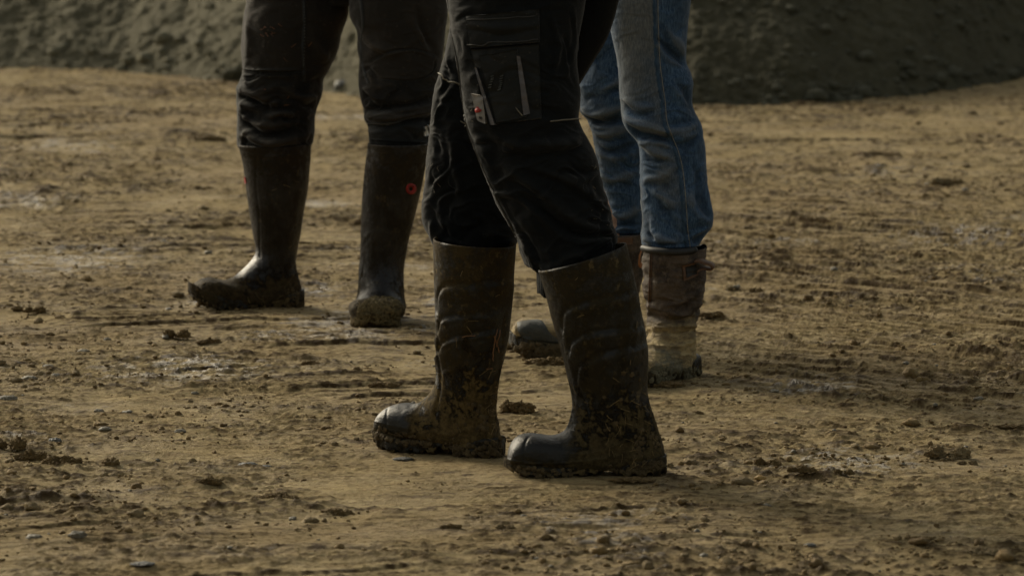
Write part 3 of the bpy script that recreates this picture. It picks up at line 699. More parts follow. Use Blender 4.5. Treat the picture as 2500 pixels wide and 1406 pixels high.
for a in [
 (430, 832, 58, 30, 'crumbly two lobed dark clod on the ground below the left person\'s lifted toe', 'clod', 2),
 (512, 842, 52, 18, 'flat crumbled clod just right of the two lobed clod at left', 'clod', 3),
 (84, 768, 46, 22, 'lumpy brown clod near the left edge, larger of a close pair', 'clod', 2),
 (43, 760, 26, 16, 'small brown clod left of its larger twin near the left edge', 'clod', 1),
 (124, 822, 19, 15, 'single round dark clod below the pair at the left edge', 'clod', 1),
 (1262, 1010, 74, 42, 'mound of broken mud between the two boots of the nearest person', 'clod', 3),
 (2312, 1120, 92, 46, 'largest mud clod, split in two, standing alone at far right', 'clodl', 2),
 (2362, 1134, 42, 16, 'flat crumbled piece at the right foot of the largest clod', 'clodl', 2),
 (1872, 1136, 56, 30, 'dull brown clod with a long tail right of the nearest heel', 'clod', 2),
 (1957, 1168, 66, 20, 'dark flat clod between the ochre stone and the largest clod', 'clod', 3),
 (2060, 1166, 44, 18, 'low brown clod right of the dark flat clod', 'clod', 2),
 (1846, 730, 30, 17, 'small dark clod standing alone right of the brown leather boot', 'clod', 2),
 (22, 1100, 72, 44, 'big dark clod cut by the left edge of the picture', 'clod', 2),
 (78, 1122, 70, 34, 'broken clod right of the big one at the left edge', 'clod', 3),
 (150, 1142, 84, 34, 'low heap of crumbled mud at lower left, end of a row', 'clod', 4),
 (270, 1146, 40, 34, 'upright brown clod right of the crumbled row at lower left', 'clod', 1),
 (672, 1226, 84, 26, 'long low clod with ochre flank in the left foreground', 'clod', 4),
 (514, 1192, 50, 24, 'brown clod among crumbs left of the long low clod', 'clod', 3),
 (826, 1258, 70, 20, 'flat dark clod below the nearest toes in the foreground', 'clod', 3),
 (1738, 786, 58, 20, 'crumbly clod pressed beside the ankle of the brown leather boot', 'clod', 3),
 (936, 944, 66, 20, 'crumb heap left of the nearest person\'s rear boot', 'clod', 4),
 (760, 896, 44, 16, 'small crumb heap in the middle left ground', 'clod', 3),
 (2470, 1046, 80, 16, 'low dark clod row touching the right edge', 'clod', 4),
 (1905, 628, 34, 14, 'small clod in the track ridges far right of the jeans', 'clod', 2),
 (2140, 386, 100, 16, 'dark crumbled patch far behind at right', 'clod', 4),
 (2310, 462, 70, 24, 'low ridge clod in the distance at far right', 'clodl', 3),
 (2210, 775, 66, 10, 'thin long clod lying along a track at right', 'clod', 3),
 (505, 346, 80, 18, 'dark clod row left of the left person\'s boot top', 'clod', 4),
 (495, 466, 40, 12, 'small flat dark clod left of the left person\'s shin', 'clod', 2),
 (318, 550, 24, 12, 'small distant clod in the middle of the left ground', 'clod', 1),
 (1235, 1382 - 80, 44, 16, 'low brown clod in the middle foreground', 'clodl', 2),
 (2240, 1320, 60, 14, 'flat brown clod in the right foreground', 'clod', 3),
 (2410, 1350, 120, 22, 'long ochre crumb heap in the lower right corner', 'clodl', 5),
 (1100, 1300, 50, 15, 'thin brown clod right of the flat foreground clod', 'clod', 3),
 (1700, 1016, 30, 12, 'small clod behind the nearest person\'s heel', 'clod', 1),
]:
    clod(a[0], a[1], a[2], a[3]*.88, a[4], a[5], a[6])
for a in [
 (1856, 1172, 29, 20, 'small ochre stone right of the nearest heel', 'ochre'),
 (606, 1136, 46, 13, 'dark blue grey slate chip in the left foreground', 'slate'),
 (650, 1142, 30, 11, 'smaller slate chip touching the blue grey one', 'slate'),
 (984, 1124, 48, 12, 'flat dark stone in front of the rear boot of the nearest person', 'slate'),
 (256, 1054, 32, 14, 'dark oval stone at left, alone on smooth clay', 'stone'),
 (134, 1076, 32, 16, 'dark grey stone just above the crumbled row at lower left', 'slate'),
 (440, 1056, 26, 14, 'rounded grey stone at left with a brown crumb beside it', 'stone'),
 (72, 926, 36, 15, 'leftmost of a cluster of grey stones at the left edge', 'stone'),
 (96, 914, 30, 17, 'brownish stone in the middle of the cluster at the left edge', 'clodl'),
 (118, 900, 28, 13, 'topmost grey stone of the cluster at the left edge', 'stone'),
 (136, 915, 26, 11, 'rightmost grey stone of the cluster at the left edge', 'stone'),
 (20, 976, 46, 16, 'long grey stone cut by the left edge', 'stone'),
 (242, 1005, 24, 12, 'pale pebble above the oval stone at left', 'stone'),
 (84, 1326, 40, 14, 'dark half buried stone near the lower left corner', 'stone'),
 (188, 1330, 42, 22, 'rounded grey stone right of the half buried one near the lower left corner', 'stone'),
 (350, 1398, 56, 14, 'grey stone cut by the bottom edge at left', 'slate'),
 (1978, 1338, 30, 13, 'bluish stone alone in the lower right foreground', 'slate'),
 (1890, 965, 24, 12, 'dark pebble beyond the crumbs at right', 'stone'),
 (2390, 990, 26, 12, 'small grey stone near the right edge', 'stone'),
 (205, 862, 30, 12, 'flat grey stone in the left middle ground', 'stone'),
 (262, 836, 18, 12, 'small round pebble left of the two lobed clod', 'stone'),
]:
    clod(a[0], a[1], a[2], a[3]*.85, a[4], a[5], 1, 'stone', 'stone', rough=.55)

# crumbs: too many to count
def crumbs(name, n, mat, smin, smed, smax, sub, seed, lab, clus=1.2, box=(8.0, 18.3)):
    rg = np.random.default_rng(seed); N = n*5
    # even in ground area
    y = rg.uniform(box[0]**.5, box[1]**.5, N)**2; x = rg.uniform(-.125, .125, N)*y*1.06
    c = fbm(x*1.3+4, y*1.3-2, None, 4)*clus+fbm(x*5, y*5, None, 3)*.8
    keep = rg.uniform(size=N) < ss(-.5, 1.0, c)*1.2; x, y = x[keep][:n], y[keep][:n]; n = len(x)
    for fx, fy in FEETW:
        k = (x-fx)**2+(y-fy)**2 > .045**2; x, y = x[k], y[k]
    n = len(x); r = np.clip(smed*np.exp(rg.normal(size=n)*.5), smin, smax)
    z, _, _ = gh(x, y)
    v, f = ICO[sub]; nv = len(v)
    V = v[None]*(1+.35*rg.normal(size=(n, nv, 1)).clip(-1.2, 1.2)*.7)
    V = V*r[:, None, None]*np.stack([rg.uniform(.8, 1.7, n), rg.uniform(.8, 1.5, n), rg.uniform(.5, .95, n)], -1)[:, None]
    a = rg.uniform(0, 6.28, n); ca, sa = np.cos(a)[:, None], np.sin(a)[:, None]
    V = np.stack([V[..., 0]*ca-V[..., 1]*sa, V[..., 0]*sa+V[..., 1]*ca, V[..., 2]], -1)+np.stack([x, y, z+r*.3], -1)[:, None]
    Fq = (f[None]+(np.arange(n)*nv)[:, None, None]).reshape(-1, 3)
    o = mesh(name, V.reshape(-1, 3), Fq, M[mat]); o['kind'] = 'stuff'; o['label'] = lab; o['category'] = 'crumbs'
crumbs('mud_crumbs', 17000, 'crumb', .0008, .0019, .006, 0, 21, 'fine dark mud crumbs strewn over the clay')
crumbs('mud_crumbs', 600, 'crumb', .003, .0046, .012, 1, 22, 'thumb sized brown mud crumbs strewn over the clay', 1.6)
crumbs('mud_crumbs', 600, 'clodl', .003, .0045, .011, 1, 24, 'tan mud crumbs the colour of the clay', 1.3)
crumbs('gravel', 300, 'stone', .0012, .0025, .010, 1, 23, 'small grey pebbles pressed into the clay', .7)

# ================================================================== LEFT PERSON
pg = G(810, 760); pl_ = person('leftmost person, in dark brown work trousers and tall black rubber boots, one toe lifted', pg)
bC = make_boot('boot', pl_, 'sole', [(583, 350, 763, 346, .078), (593, 391, 760, 391, .076), (602, 462, 753, 462, .071), (611, 526, 742, 520, .063), (618, 572, 735, 570, .055), (624, 600, 727, 610, .048), (620, 622, 724, 640, .045), (600, 645, 729, 668, .044), (575, 668, 736, 700, .044), (554, 681, 738, 730, .045), (536, 683, 700, 740, .047), (511, 679, 650, 745, .050), (490, 684, 590, 747, .051), (474, 698, 535, 744, .048), (467, 713, 500, 738, .038), (464, 724, 474, 732, .02)],
  1098, 680, 752, 762, 465, 197, M['rubC'], M['sole'], emboss=[([(626, 366), (625, 460), (632, 520), (634, 600), (634, 628)], 2.2, -1.6, 'g'), ([(625, 415), (690, 410), (682, 455), (655, 478), (628, 470)], 2, -1.1, 'g'), ([(590, 375), (680, 384), (760, 372)], 3, 1.0, 'g'), ([(640, 640), (650, 665), (700, 660), (720, 640)], 3, 1, 'g')],
  clean=(.04, .105, .065, .20), toe_up=.030, soleH=.030, solep=dict(w=1.12), label='black rubber boot seen from the side with its muddy toe curled up')
stD = [(852, 352, 1012, 352, .067), (855, 400, 1010, 400, .067), (862, 470, 1004, 470, .064), (870, 540, 996, 540, .058), (878, 600, 988, 600, .052), (880, 640, 984, 640, .050), (872, 665, 986, 690, .050), (850, 684, 994, 730, .052), (825, 696, 996, 752, .055), (800, 700, 940, 754, .057), (770, 697, 880, 755, .059), (745, 699, 820, 754, .059), (725, 712, 775, 752, .052), (716, 727, 745, 747, .038), (713, 738, 724, 743, .018)]
stD = [(a, b+(13 if i > 6 else 0), c, d+(13 if i > 6 else 0), w) for i, (a, b, c, d, w) in enumerate(stD)]
bD = make_boot('boot', pl_, 'sole', stD,
  1103, 932, 782, 782, 713, 266, M['rubC'], M['sole'], lateral=[(0, 0), (.11, -.001), (.20, .010), (.38, .037)], stretch=1, clean=(.04, .120, .05, .20), soleH=.030, toe_up=.004, solep=dict(w=1.08),
  emboss=[([(900, 392), (960, 402), (1040, 398)], 2.5, 1.0, 'g'), ([(905, 400), (912, 450), (935, 480), (1000, 490)], 2, -1.0, 'g'), ([(886, 592), (900, 572), (945, 568), (960, 580)], 2.5, .9, 'g'), ([(958, 660), (963, 690), (975, 722)], 2.5, -1.6, 'g')], label='black rubber boot facing the camera with a grassy mud covered toe')
# badges and collars
parts = []
t = np.linspace(0, 2*np.pi, 25)[:-1]; V = []
for r0, off in ((13.0, -.001), (13.0, .0022), (11, .003), (6.5, .003), (5.5, .0012), (5.5, -.001)):
    for a in t: V.append(bD.bv.at(1003+r0*.92*math.cos(a), 461+r0*math.sin(a), off)[0])
rb = mesh('badge', V, gf(6, 24, True), M['red'], bD.o); rb['label'] = 'round red ring badge'
for k in range(14):
    a = k*2*math.pi/14; c_ = (1003+8.7*.92*math.cos(a), 461+8.7*math.sin(a)); parts.append(patch(bD.bv, [(c_[0]-.8, c_[1]-1.2), (c_[0]+.8, c_[1]-1.2), (c_[0]+.8, c_[1]+1.2), (c_[0]-.8, c_[1]+1.2)], .0036, 3, 3))
V, Fq = join(parts); mesh('badge_print', V, Fq, M['trim'], rb)
V, Fq = patch(bC.bv, [(597, 432), (600, 433), (602, 447), (599, 449)], .002, 5, 6); q = mesh('badge', V, Fq, M['red'], bC.o); q['label'] = 'small red badge seen edge on'
# caked mud: crust over the toe of D, heel and sole of C
lumps_on(bD.bv, [(932+64*a*math.sqrt(max(0, 1-(abs(800-y)/80)**2.6)), y) for a, y in [(random.uniform(-1, 1), random.uniform(724, 800)) for _ in range(760)]], .0014, .0040, 'caked_mud', M['moss'], bD.o, .55)
straw_on(bD.bv, rnd_in(872, 742, 992, 798, 90), 'straw', M['straw'], bD.o, .006, .02, .0005)
lumps_on(bC.bv, box_line([(480, 735), (560, 760), (640, 756), (735, 742)], 90, 4, 5)+box_line([(700, 690), (720, 710), (732, 735)], 40, 6, 8)+rnd_in(470, 690, 500, 735, 12), .0014, .0034, 'caked_mud', M['mud'], bC.o, .35)
straw_on(bC.bv, rnd_in(600, 720, 735, 760, 30)+rnd_in(640, 400, 740, 700, 8), 'straw', M['straw'], bC.o, .006, .018, .0004)
eC = [(-330, 600, 800), (-200, 598, 812), (-60, 600, 838), (0, 602, 850), (30, 597, 851), (50, 593, 847), (60, 592, 842), (80, 590, 835), (120, 588, 828), (150, 591, 815), (166, 593, 806), (180, 592, 800), (190, 589, 789), (203, 582, 788), (211, 576, 788), (230, 577, 786), (245, 578, 781), (262, 579, 774), (285, 580, 768), (310, 578, 768), (330, 577, 767), (344, 580, 764)]
eD = [(-330, 830, 1080), (-200, 842, 1090), (-60, 850, 1095), (0, 852, 1095), (30, 852, 1094), (50, 856, 1092), (75, 872, 1088), (120, 872, 1084), (150, 878, 1080), (190, 875, 1076), (215, 876, 1072), (250, 882, 1066), (272, 890, 1062), (285, 886, 1060), (300, 890, 1057), (306, 899, 1056), (330, 900, 1050), (345, 902, 1046)]
fC = [([(578, 232), (610, 248), (660, 262), (710, 268)], 9, -7), ([(585, 216), (610, 226), (645, 248), (690, 258)], 10, 6), ([(580, 262), (605, 292), (650, 308), (720, 300)], 9, 6), ([(580, 285), (610, 316), (660, 326), (730, 318)], 7, -6), ([(580, 320), (630, 334), (690, 340), (750, 325)], 8, 5),
      ([(600, 168), (650, 172), (735, 170)], 3, 2.2), ([(600, 178), (650, 181), (735, 178)], 4, -2), ([(600, 20), (604, 90), (602, 150)], 10, 3), ([(700, 225), (740, 240), (780, 235)], 8, 4), ([(660, 285), (690, 275), (715, 285)], 7, 4), ([(595, 150), (597, 180), (606, 205)], 6, 4), ([(760, 90), (780, 130), (800, 150)], 12, 4)]
fD = [([(885, 268), (940, 262), (1000, 258), (1050, 240)], 8, -6), ([(885, 285), (940, 292), (1000, 282), (1060, 268)], 9, 6), ([(890, 305), (940, 306), (1040, 296)], 6, -4), ([(905, 150), (950, 128), (1010, 122), (1060, 135)], 3, -2.2), ([(1060, 150), (1055, 180), (1010, 198), (930, 195)], 3, -2.2), ([(890, 215), (905, 228), (920, 250)], 7, 5),
      ([(875, 60), (905, 110), (960, 130)], 9, 3), ([(1020, 20), (1030, 70), (1060, 130)], 8, -3), ([(880, 180), (900, 170), (925, 200)], 6, -3)]
FA = 2.3
tb = [leg(eC, 11.86, 11.72, .95, fC, .0034, 1.7, hem=.012, wy=[(0, .5), (150, .5), (210, 1.6), (345, 1.5)]), leg(eD, 11.72, 11.50, .95, fD, .0032, 5.1, hem=.016, wy=[(0, .5), (190, .6), (240, 1.5), (345, 1.4)])]
tb.append(leg([(-420, 640, 1040), (-330, 610, 1068), (-200, 604, 1078), (-100, 602, 1090), (-30, 640, 1050), (10, 740, 940)], 11.80, 11.80, .62, (), .003, 9, tuck=False, nc=120, step=5))
V, Fq = join(tb); px, py = proj(V); isC = np.arange(len(V)) < len(tb[0][0])
tro = mesh('trousers', V, Fq, M['brown'], pl_, attrs=dict(wear_shade=wear_shade(3), panel=np.where(isC, ss(172, 178, py), np.maximum(ss(196, 202, py), ss(892, 886, px)*ss(-20, 0, py)*.6))*.85)); tro['label'] = 'dark brown padded work trousers bunched over the boot tops'
bvL = BV(V, [tuple(x) for x in Fq[0]]); bvL.dep = 11.6
parts = [line_on(bvL, [(742, -5), (743, 60), (740, 120), (743, 170), (742, 200)], .0055, -.0035, 60, 8), line_on(bvL, [(879, -5), (886, 60), (880, 110), (885, 160), (898, 205)], .0050, -.003, 60, 8)]
each(parts, 'side_zip', M['darkp'], tro)
for pts, n in (([(877, 212), (880, 235), (882, 262), (890, 275)], 17), ([(922, 312), (930, 325), (926, 340)], 9), ([(742, 10), (744, 80), (741, 160)], 22)):
    pr = []
    for x, y in curve(pts, n):
        h, nn = bvL.at(x, y, .0012); v, f = ICO[0]; pr.append((h+v*.0011, f))
    V, Fq = join(pr); mesh('zip_teeth', V, Fq, M['zip'], tro)
each([line_on(bvL, p_, .0014, .0008, 40, 5) for p_ in ([(592, 168), (650, 172), (735, 170)], [(600, 176), (650, 180), (735, 177)], [(905, 152), (950, 130), (1010, 123), (1062, 137)], [(1066, 158), (1052, 185), (1010, 198), (930, 197)], [(1022, 95), (1028, 110), (1040, 118)])], 'seam', M['darkp'], tro)
sh = [line_on(bvL, [(893, 336), (940, 356), (1000, 366), (1044, 364)], .001, .002, 20, 4)]
V, Fq = patch(bvL, [(898, 300), (1052, 296), (1048, 352), (905, 338)], .0045, 40, 16); cf = mesh('cuff', V, Fq, M['shell'], tro); cf['label'] = 'black shell fabric cuff with a striped mark'
pr = []
for q4 in ([(1030, 322), (1034, 319), (1037, 331), (1030, 331)], [(1031, 311), (1037, 310), (1043, 332), (1038, 332)], [(1040, 306), (1045, 305), (1047, 318), (1045, 325)]): pr.append(patch(bvL, q4, .0075, 4, 6))
each(pr, 'stripe_mark', M['white'], cf)
straw_on(bvL, rnd_in(640, 60, 690, 90, 10)+rnd_in(610, 100, 760, 300, 6), 'dry_splash', m_flat('rust_splash', (.20, .085, .035)), tro, .004, .014, .0005)
upper(pl_, P(835, -230, 11.82), 215, M['jacket'], (bC.g, bD.g), (P(690, 150, 11.8), P(975, 150, 11.7)))

# ================================================================== PERSON IN JEANS
pgj = G(1590, 900); pj = person('person in faded blue jeans and brown leather boots, partly behind the nearest person', pgj)
bE = make_boot('boot', pj, 'sole', [(1568, 602, 1722, 602, .062), (1569, 640, 1720, 640, .062), (1572, 690, 1716, 680, .060), (1580, 730, 1708, 720, .055), (1586, 765, 1700, 760, .050), (1584, 790, 1690, 795, .046), (1570, 812, 1694, 830, .045), (1548, 830, 1702, 860, .045), (1520, 845, 1711, 885, .046), (1490, 852, 1714, 906, .046), (1460, 852, 1640, 908, .049), (1425, 850, 1560, 908, .052), (1400, 858, 1480, 908, .048), (1388, 875, 1430, 905, .038), (1384, 892, 1395, 898, .02)],
  1225, 1645, 925, 925, 1384, 234, M['leather'], M['sole'], stretch=1, soleH=.036, solep=dict(w=1.16), wrinkle=.0060,
  emboss=[([(1578, 744), (1620, 758), (1660, 766), (1706, 744)], 8, 7, 'g'), ([(1578, 766), (1640, 783), (1690, 773), (1702, 758)], 6, -7, 'g'), ([(1620, 745), (1660, 735), (1700, 715)], 6, 4, 'g'), ([(1600, 800), (1650, 800), (1690, 790)], 6, 4, 'g'), ([(1600, 812), (1650, 815), (1690, 806)], 5, -4, 'g'), ([(1583, 780), (1596, 790), (1594, 812), (1584, 822)], 2.5, 1.4, 'g'), ([(1594, 822), (1612, 790), (1640, 778)], 2.5, 1.4, 'g'), ([(1650, 890), (1670, 850), (1688, 800)], 2.2, -1.5, 'g'), ([(1590, 895), (1650, 885), (1665, 868), (1690, 868), (1712, 885)], 3, 1.8, 'g')]
  + [([(1590+i*13, 835+i*2), (1598+i*14, 855), (1600+i*15, 880)], 3, 1.2, 'g') for i in range(5)], label='brown leather boot with pale tan ankle and pull strap, heel toward the right')
bF = make_boot('boot', pj, 'sole', [(1440, 568, 1580, 568, .062), (1442, 610, 1578, 610, .060), (1446, 660, 1572, 660, .055), (1450, 710, 1562, 705, .048), (1446, 742, 1556, 745, .044), (1430, 762, 1560, 785, .044), (1405, 775, 1568, 815, .045), (1370, 782, 1574, 845, .046), (1340, 780, 1530, 850, .048), (1308, 779, 1460, 852, .051), (1280, 778, 1390, 850, .053), (1262, 785, 1335, 846, .049), (1250, 800, 1295, 840, .040), (1245, 815, 1262, 828, .022)],
  1178, 1510, 872, 876, 1243, 184, M['leather'], M['sole'], soleH=.034, solep=dict(w=1.2), toe_up=.018, emboss=[([(1260, 788), (1262, 815), (1282, 832), (1330, 838), (1372, 842)], 2.6, 1.6, 'g'), ([(1322, 782), (1345, 815), (1372, 838)], 2.0, -1.4, 'g')], label='brown leather boot with a grey worn toe cap pointing left')
# grey toe cap
cap = []
pc = np.array([(1262, 787), (1290, 782), (1322, 783), (1345, 814), (1370, 838), (1330, 835), (1285, 828), (1266, 812)], float); cc = pc.mean(0)
rings = [cc+(curve(np.vstack([pc, pc[:1]]), 49)[:-1]-cc)*k for k in (1.0, .98, .75, .5, .25, .02)]
V = []
for i, rg_ in enumerate(rings):
    for x, y in rg_: V.append(bF.bv.at(x, y, -.001 if i == 0 else .0016)[0])
mesh('toe_cap', V, gf(6, 48, True), m_soil('scuffed_toe', (.034, .037, .034), (.066, .064, .050), (.020, .022, .026), 40, .6, .003), bF.o)
lumps_on(bF.bv, rnd_in(1250, 840, 1370, 874, 130), .003, .008, 'caked_mud', M['mud'], bF.o, .6)
lumps_on(bE.bv, rnd_in(1590, 900, 1716, 934, 150), .002, .0065, 'caked_mud', m_soil('grey_caked_mud', (.10, .092, .055), (.17, .15, .09), (.05, .045, .03), 60), bE.o, .55)
# boot E: binding, stitched strip, strap and patch
def rim_band(bt, z0, z1, off, mat, name, r=1.03):
    me = bt.o.data; return None
pr = [line_on(bE.bv, [(1571, 606), (1600, 612), (1645, 616), (1690, 612), (1719, 604)], .0070, .0, 50, 10)]
V, Fq = join(pr); mesh('binding', V, Fq, M['trim'], bE.o)
each([line_on(bE.bv, [(1588, 620), (1586, 690), (1584, 750)], .0013, .001, 40, 5), line_on(bE.bv, [(1592, 620), (1590, 690), (1588, 748)], .0008, .001, 40, 5)], 'seam', M['tan'], bE.o)
V, Fq = patch(bE.bv, [(1664, 648), (1696, 640), (1704, 672), (1668, 686)], .003, 12, 12); q = mesh('strap_base', V, Fq, M['tan'], bE.o)
V, Fq = patch(bE.bv, [(1672, 652), (1697, 645), (1700, 668), (1674, 678)], .0045, 10, 10); mesh('dark_inlay', V, Fq, M['trim'], q)
b0 = bE.bv.at(1694, 640, .004)[0]; s_ = 1/1225
loop = [b0+np.array([0, 0, .002]), b0+np.array([10*s_, -.004, 4*s_]), b0+np.array([22*s_, -.006, 0]), b0+np.array([38*s_, -.004, -5*s_]), b0+np.array([45*s_, -.001, -14*s_]), b0+np.array([38*s_, .004, -18*s_]), b0+np.array([22*s_, .003, -16*s_]), b0+np.array([8*s_, .0, -22*s_])]
lc = curve(loop, 40); wv = np.array([.25, .95, .15]); wv /= np.linalg.norm(wv); V = []
for i, p_ in enumerate(lc):
    tt = lc[min(i+1, 39)]-lc[max(0, i-1)]; tt /= np.linalg.norm(tt); nn = np.cross(tt, wv)
    for a, b in ((-1, -1), (1, -1), (1, 1), (-1, 1)): V.append(p_+wv*.011*a+nn*.0018*b)
mesh('pull_strap', V, gf(40, 4, True), M['tan'], bE.o)
# boot F: tan collar and lace loop visible past the nearest boot
V, Fq = patch(bF.bv, [(1496, 566), (1546, 566), (1545, 596), (1498, 600)], .003, 14, 8); mesh('collar', V, Fq, M['tan'], bF.o)
V, Fq = tube(curve([bF.bv.at(1562, 612, .004)[0], bF.bv.at(1552, 622, .014)[0], bF.bv.at(1549, 640, .016)[0], bF.bv.at(1556, 650, .010)[0], bF.bv.at(1562, 640, .004)[0]], 24), .0022, 6); mesh('lace_loop', V, Fq, m_flat('orange_lace', (.30, .12, .04)), bF.o)
FA = 1.6
eE = [(-330, 1470, 1725), (-200, 1470, 1712), (-60, 1480, 1694), (0, 1483, 1687), (60, 1487, 1680), (100, 1496, 1677), (130, 1503, 1675), (150, 1506, 1674), (160, 1508, 1678), (180, 1510, 1688), (200, 1511, 1693), (225, 1512, 1692), (250, 1514, 1690), (268, 1516, 1694), (290, 1518, 1706), (310, 1524, 1715), (325, 1535, 1717), (335, 1546, 1717), (345, 1556, 1719), (360, 1560, 1722), (400, 1562, 1724), (450, 1562, 1728), (490, 1563, 1736), (520, 1567, 1742), (540, 1569, 1743), (555, 1567, 1739), (570, 1564, 1726), (584, 1564, 1714), (597, 1568, 1706)]
eF = [(-330, 1380, 1600), (-200, 1390, 1600), (0, 1420, 1590), (60, 1430, 1590), (130, 1425, 1585), (180, 1414, 1580), (205, 1408, 1580), (228, 1416, 1580), (262, 1417, 1578), (276, 1413, 1576), (284, 1420, 1575), (288, 1434, 1575), (300, 1436, 1574), (320, 1443, 1573), (350, 1450, 1572), (400, 1456, 1572), (440, 1462, 1572), (480, 1482, 1572), (520, 1494, 1570), (566, 1500, 1568)]
fE = [([(1512, 290), (1545, 322), (1590, 332), (1650, 350)], 9, -8), ([(1512, 270), (1548, 300), (1600, 314), (1650, 330)], 11, 8), ([(1560, 345), (1600, 372), (1640, 385)], 10, 6), ([(1600, 90), (1640, 130), (1672, 162)], 8, -5), ([(1625, 70), (1655, 110), (1680, 150)], 10, 5), ([(1710, 330), (1680, 352), (1640, 360)], 9, -5), ([(1705, 300), (1670, 318), (1630, 316)], 10, 5),
      ([(1580, 560), (1610, 580), (1650, 590)], 8, 5), ([(1565, 500), (1575, 555), (1600, 590)], 8, -6), ([(1740, 545), (1700, 520), (1680, 470)], 12, 5), ([(1735, 560), (1700, 585), (1690, 590)], 8, -5), ([(1570, 440), (1620, 430), (1650, 400)], 10, 4), ([(1690, 400), (1705, 440), (1700, 500)], 10, -3), ([(1600, 470), (1640, 500), (1655, 540)], 10, 3.5), ([(1563, 594), (1620, 604), (1700, 600)], 4, 1.5), ([(1563, 575), (1590, 590), (1640, 592)], 6, 3), ([(1520, 240), (1560, 262), (1600, 262)], 10, 4), ([(1650, 200), (1675, 225), (1690, 260)], 10, -4)]
fF = [([(1417, 262), (1450, 284), (1520, 262)], 9, 7), ([(1420, 282), (1460, 300), (1530, 290)], 8, -8), ([(1440, 318), (1480, 330), (1540, 310)], 9, 6), ([(1460, 225), (1500, 205), (1540, 180)], 10, 5), ([(1450, 350), (1490, 372), (1560, 350)], 9, -5), ([(1460, 420), (1500, 440), (1560, 410)], 10, 4), ([(1490, 510), (1520, 530), (1570, 500)], 9, 4), ([(1500, 552), (1560, 548)], 5, -4)]
lE = leg(eE, 10.62, 10.515, 1.0, fE, .0022, 3.3, hem=0, drop=.15, cuff=.78, wy=[(0, .5), (200, .8), (330, 1.3), (600, 1.2)]); lF = leg(eF, 10.92, 10.86, 1.0, fF, .0028, 7.7, hem=0, drop=.15, cuff=.8, wy=[(0, .6), (250, 1.4), (566, 1.3)])
lP = leg([(-420, 1400, 1700), (-330, 1380, 1722), (-200, 1385, 1716), (-90, 1440, 1690), (-40, 1500, 1650)], 10.72, 10.72, .85, (), .003, 4, tuck=False, nc=120, step=5)
V, Fq = join([lE, lF, lP])
px, py = proj(V); seamx = np.interp(py, [-400, 0, 150, 250, 330, 400, 470, 560, 605], [1600, 1606, 1611, 1624, 1636, 1664, 1673, 1679, 1685])
nE = len(lE[0]); isE = np.arange(len(V)) < nE
fd = ss(8, -22, px-seamx)*ss(1488, 1530, px)*(.55+.45*ss(330, 60, py))*ss(-.3, .25, fbm(V[:, 0]*7, V[:, 1]*7, V[:, 2]*5, 3)+.15)
fd = np.where(isE, fd, .30*ss(1500, 1460, px)*ss(100, 330, py))
front_ = V[:, 1] < np.where(isE, 10.6, 10.95); fd = fd*front_
# raised welt beside the seam
je = mesh('jeans', V, Fq, M['denim'], pj, attrs=dict(fade=fd, wear_shade=wear_shade(3))); je['label'] = 'faded blue denim jeans with a pale outer seam'
bvJ = BV(V, [tuple(x) for x in Fq[0]]); bvJ.dep = 10.5
sl = [(1606, -6), (1607, 60), (1611, 150), (1617, 200), (1624, 250), (1628, 295), (1642, 335), (1656, 370), (1666, 410), (1672, 460), (1676, 510), (1679, 560), (1685, 604)]
each([line_on(bvJ, sl, .0009, .0003, 200, 5)], 'seam', M['seam'], je)
V, Fq = join([line_on(bvJ, [(x-9, y) for x, y in sl], .0045, -.0032, 120, 8, .0005)]); mesh('felled_seam', V, Fq, m_flat('dark_denim', (.030, .056, .090), .9, .2), je)
upper(pj, P(1560, -260, 10.72), 222, M['jacket'], (bE.g, bF.g), (P(1605, 200, 10.6), P(1500, 230, 10.92)))

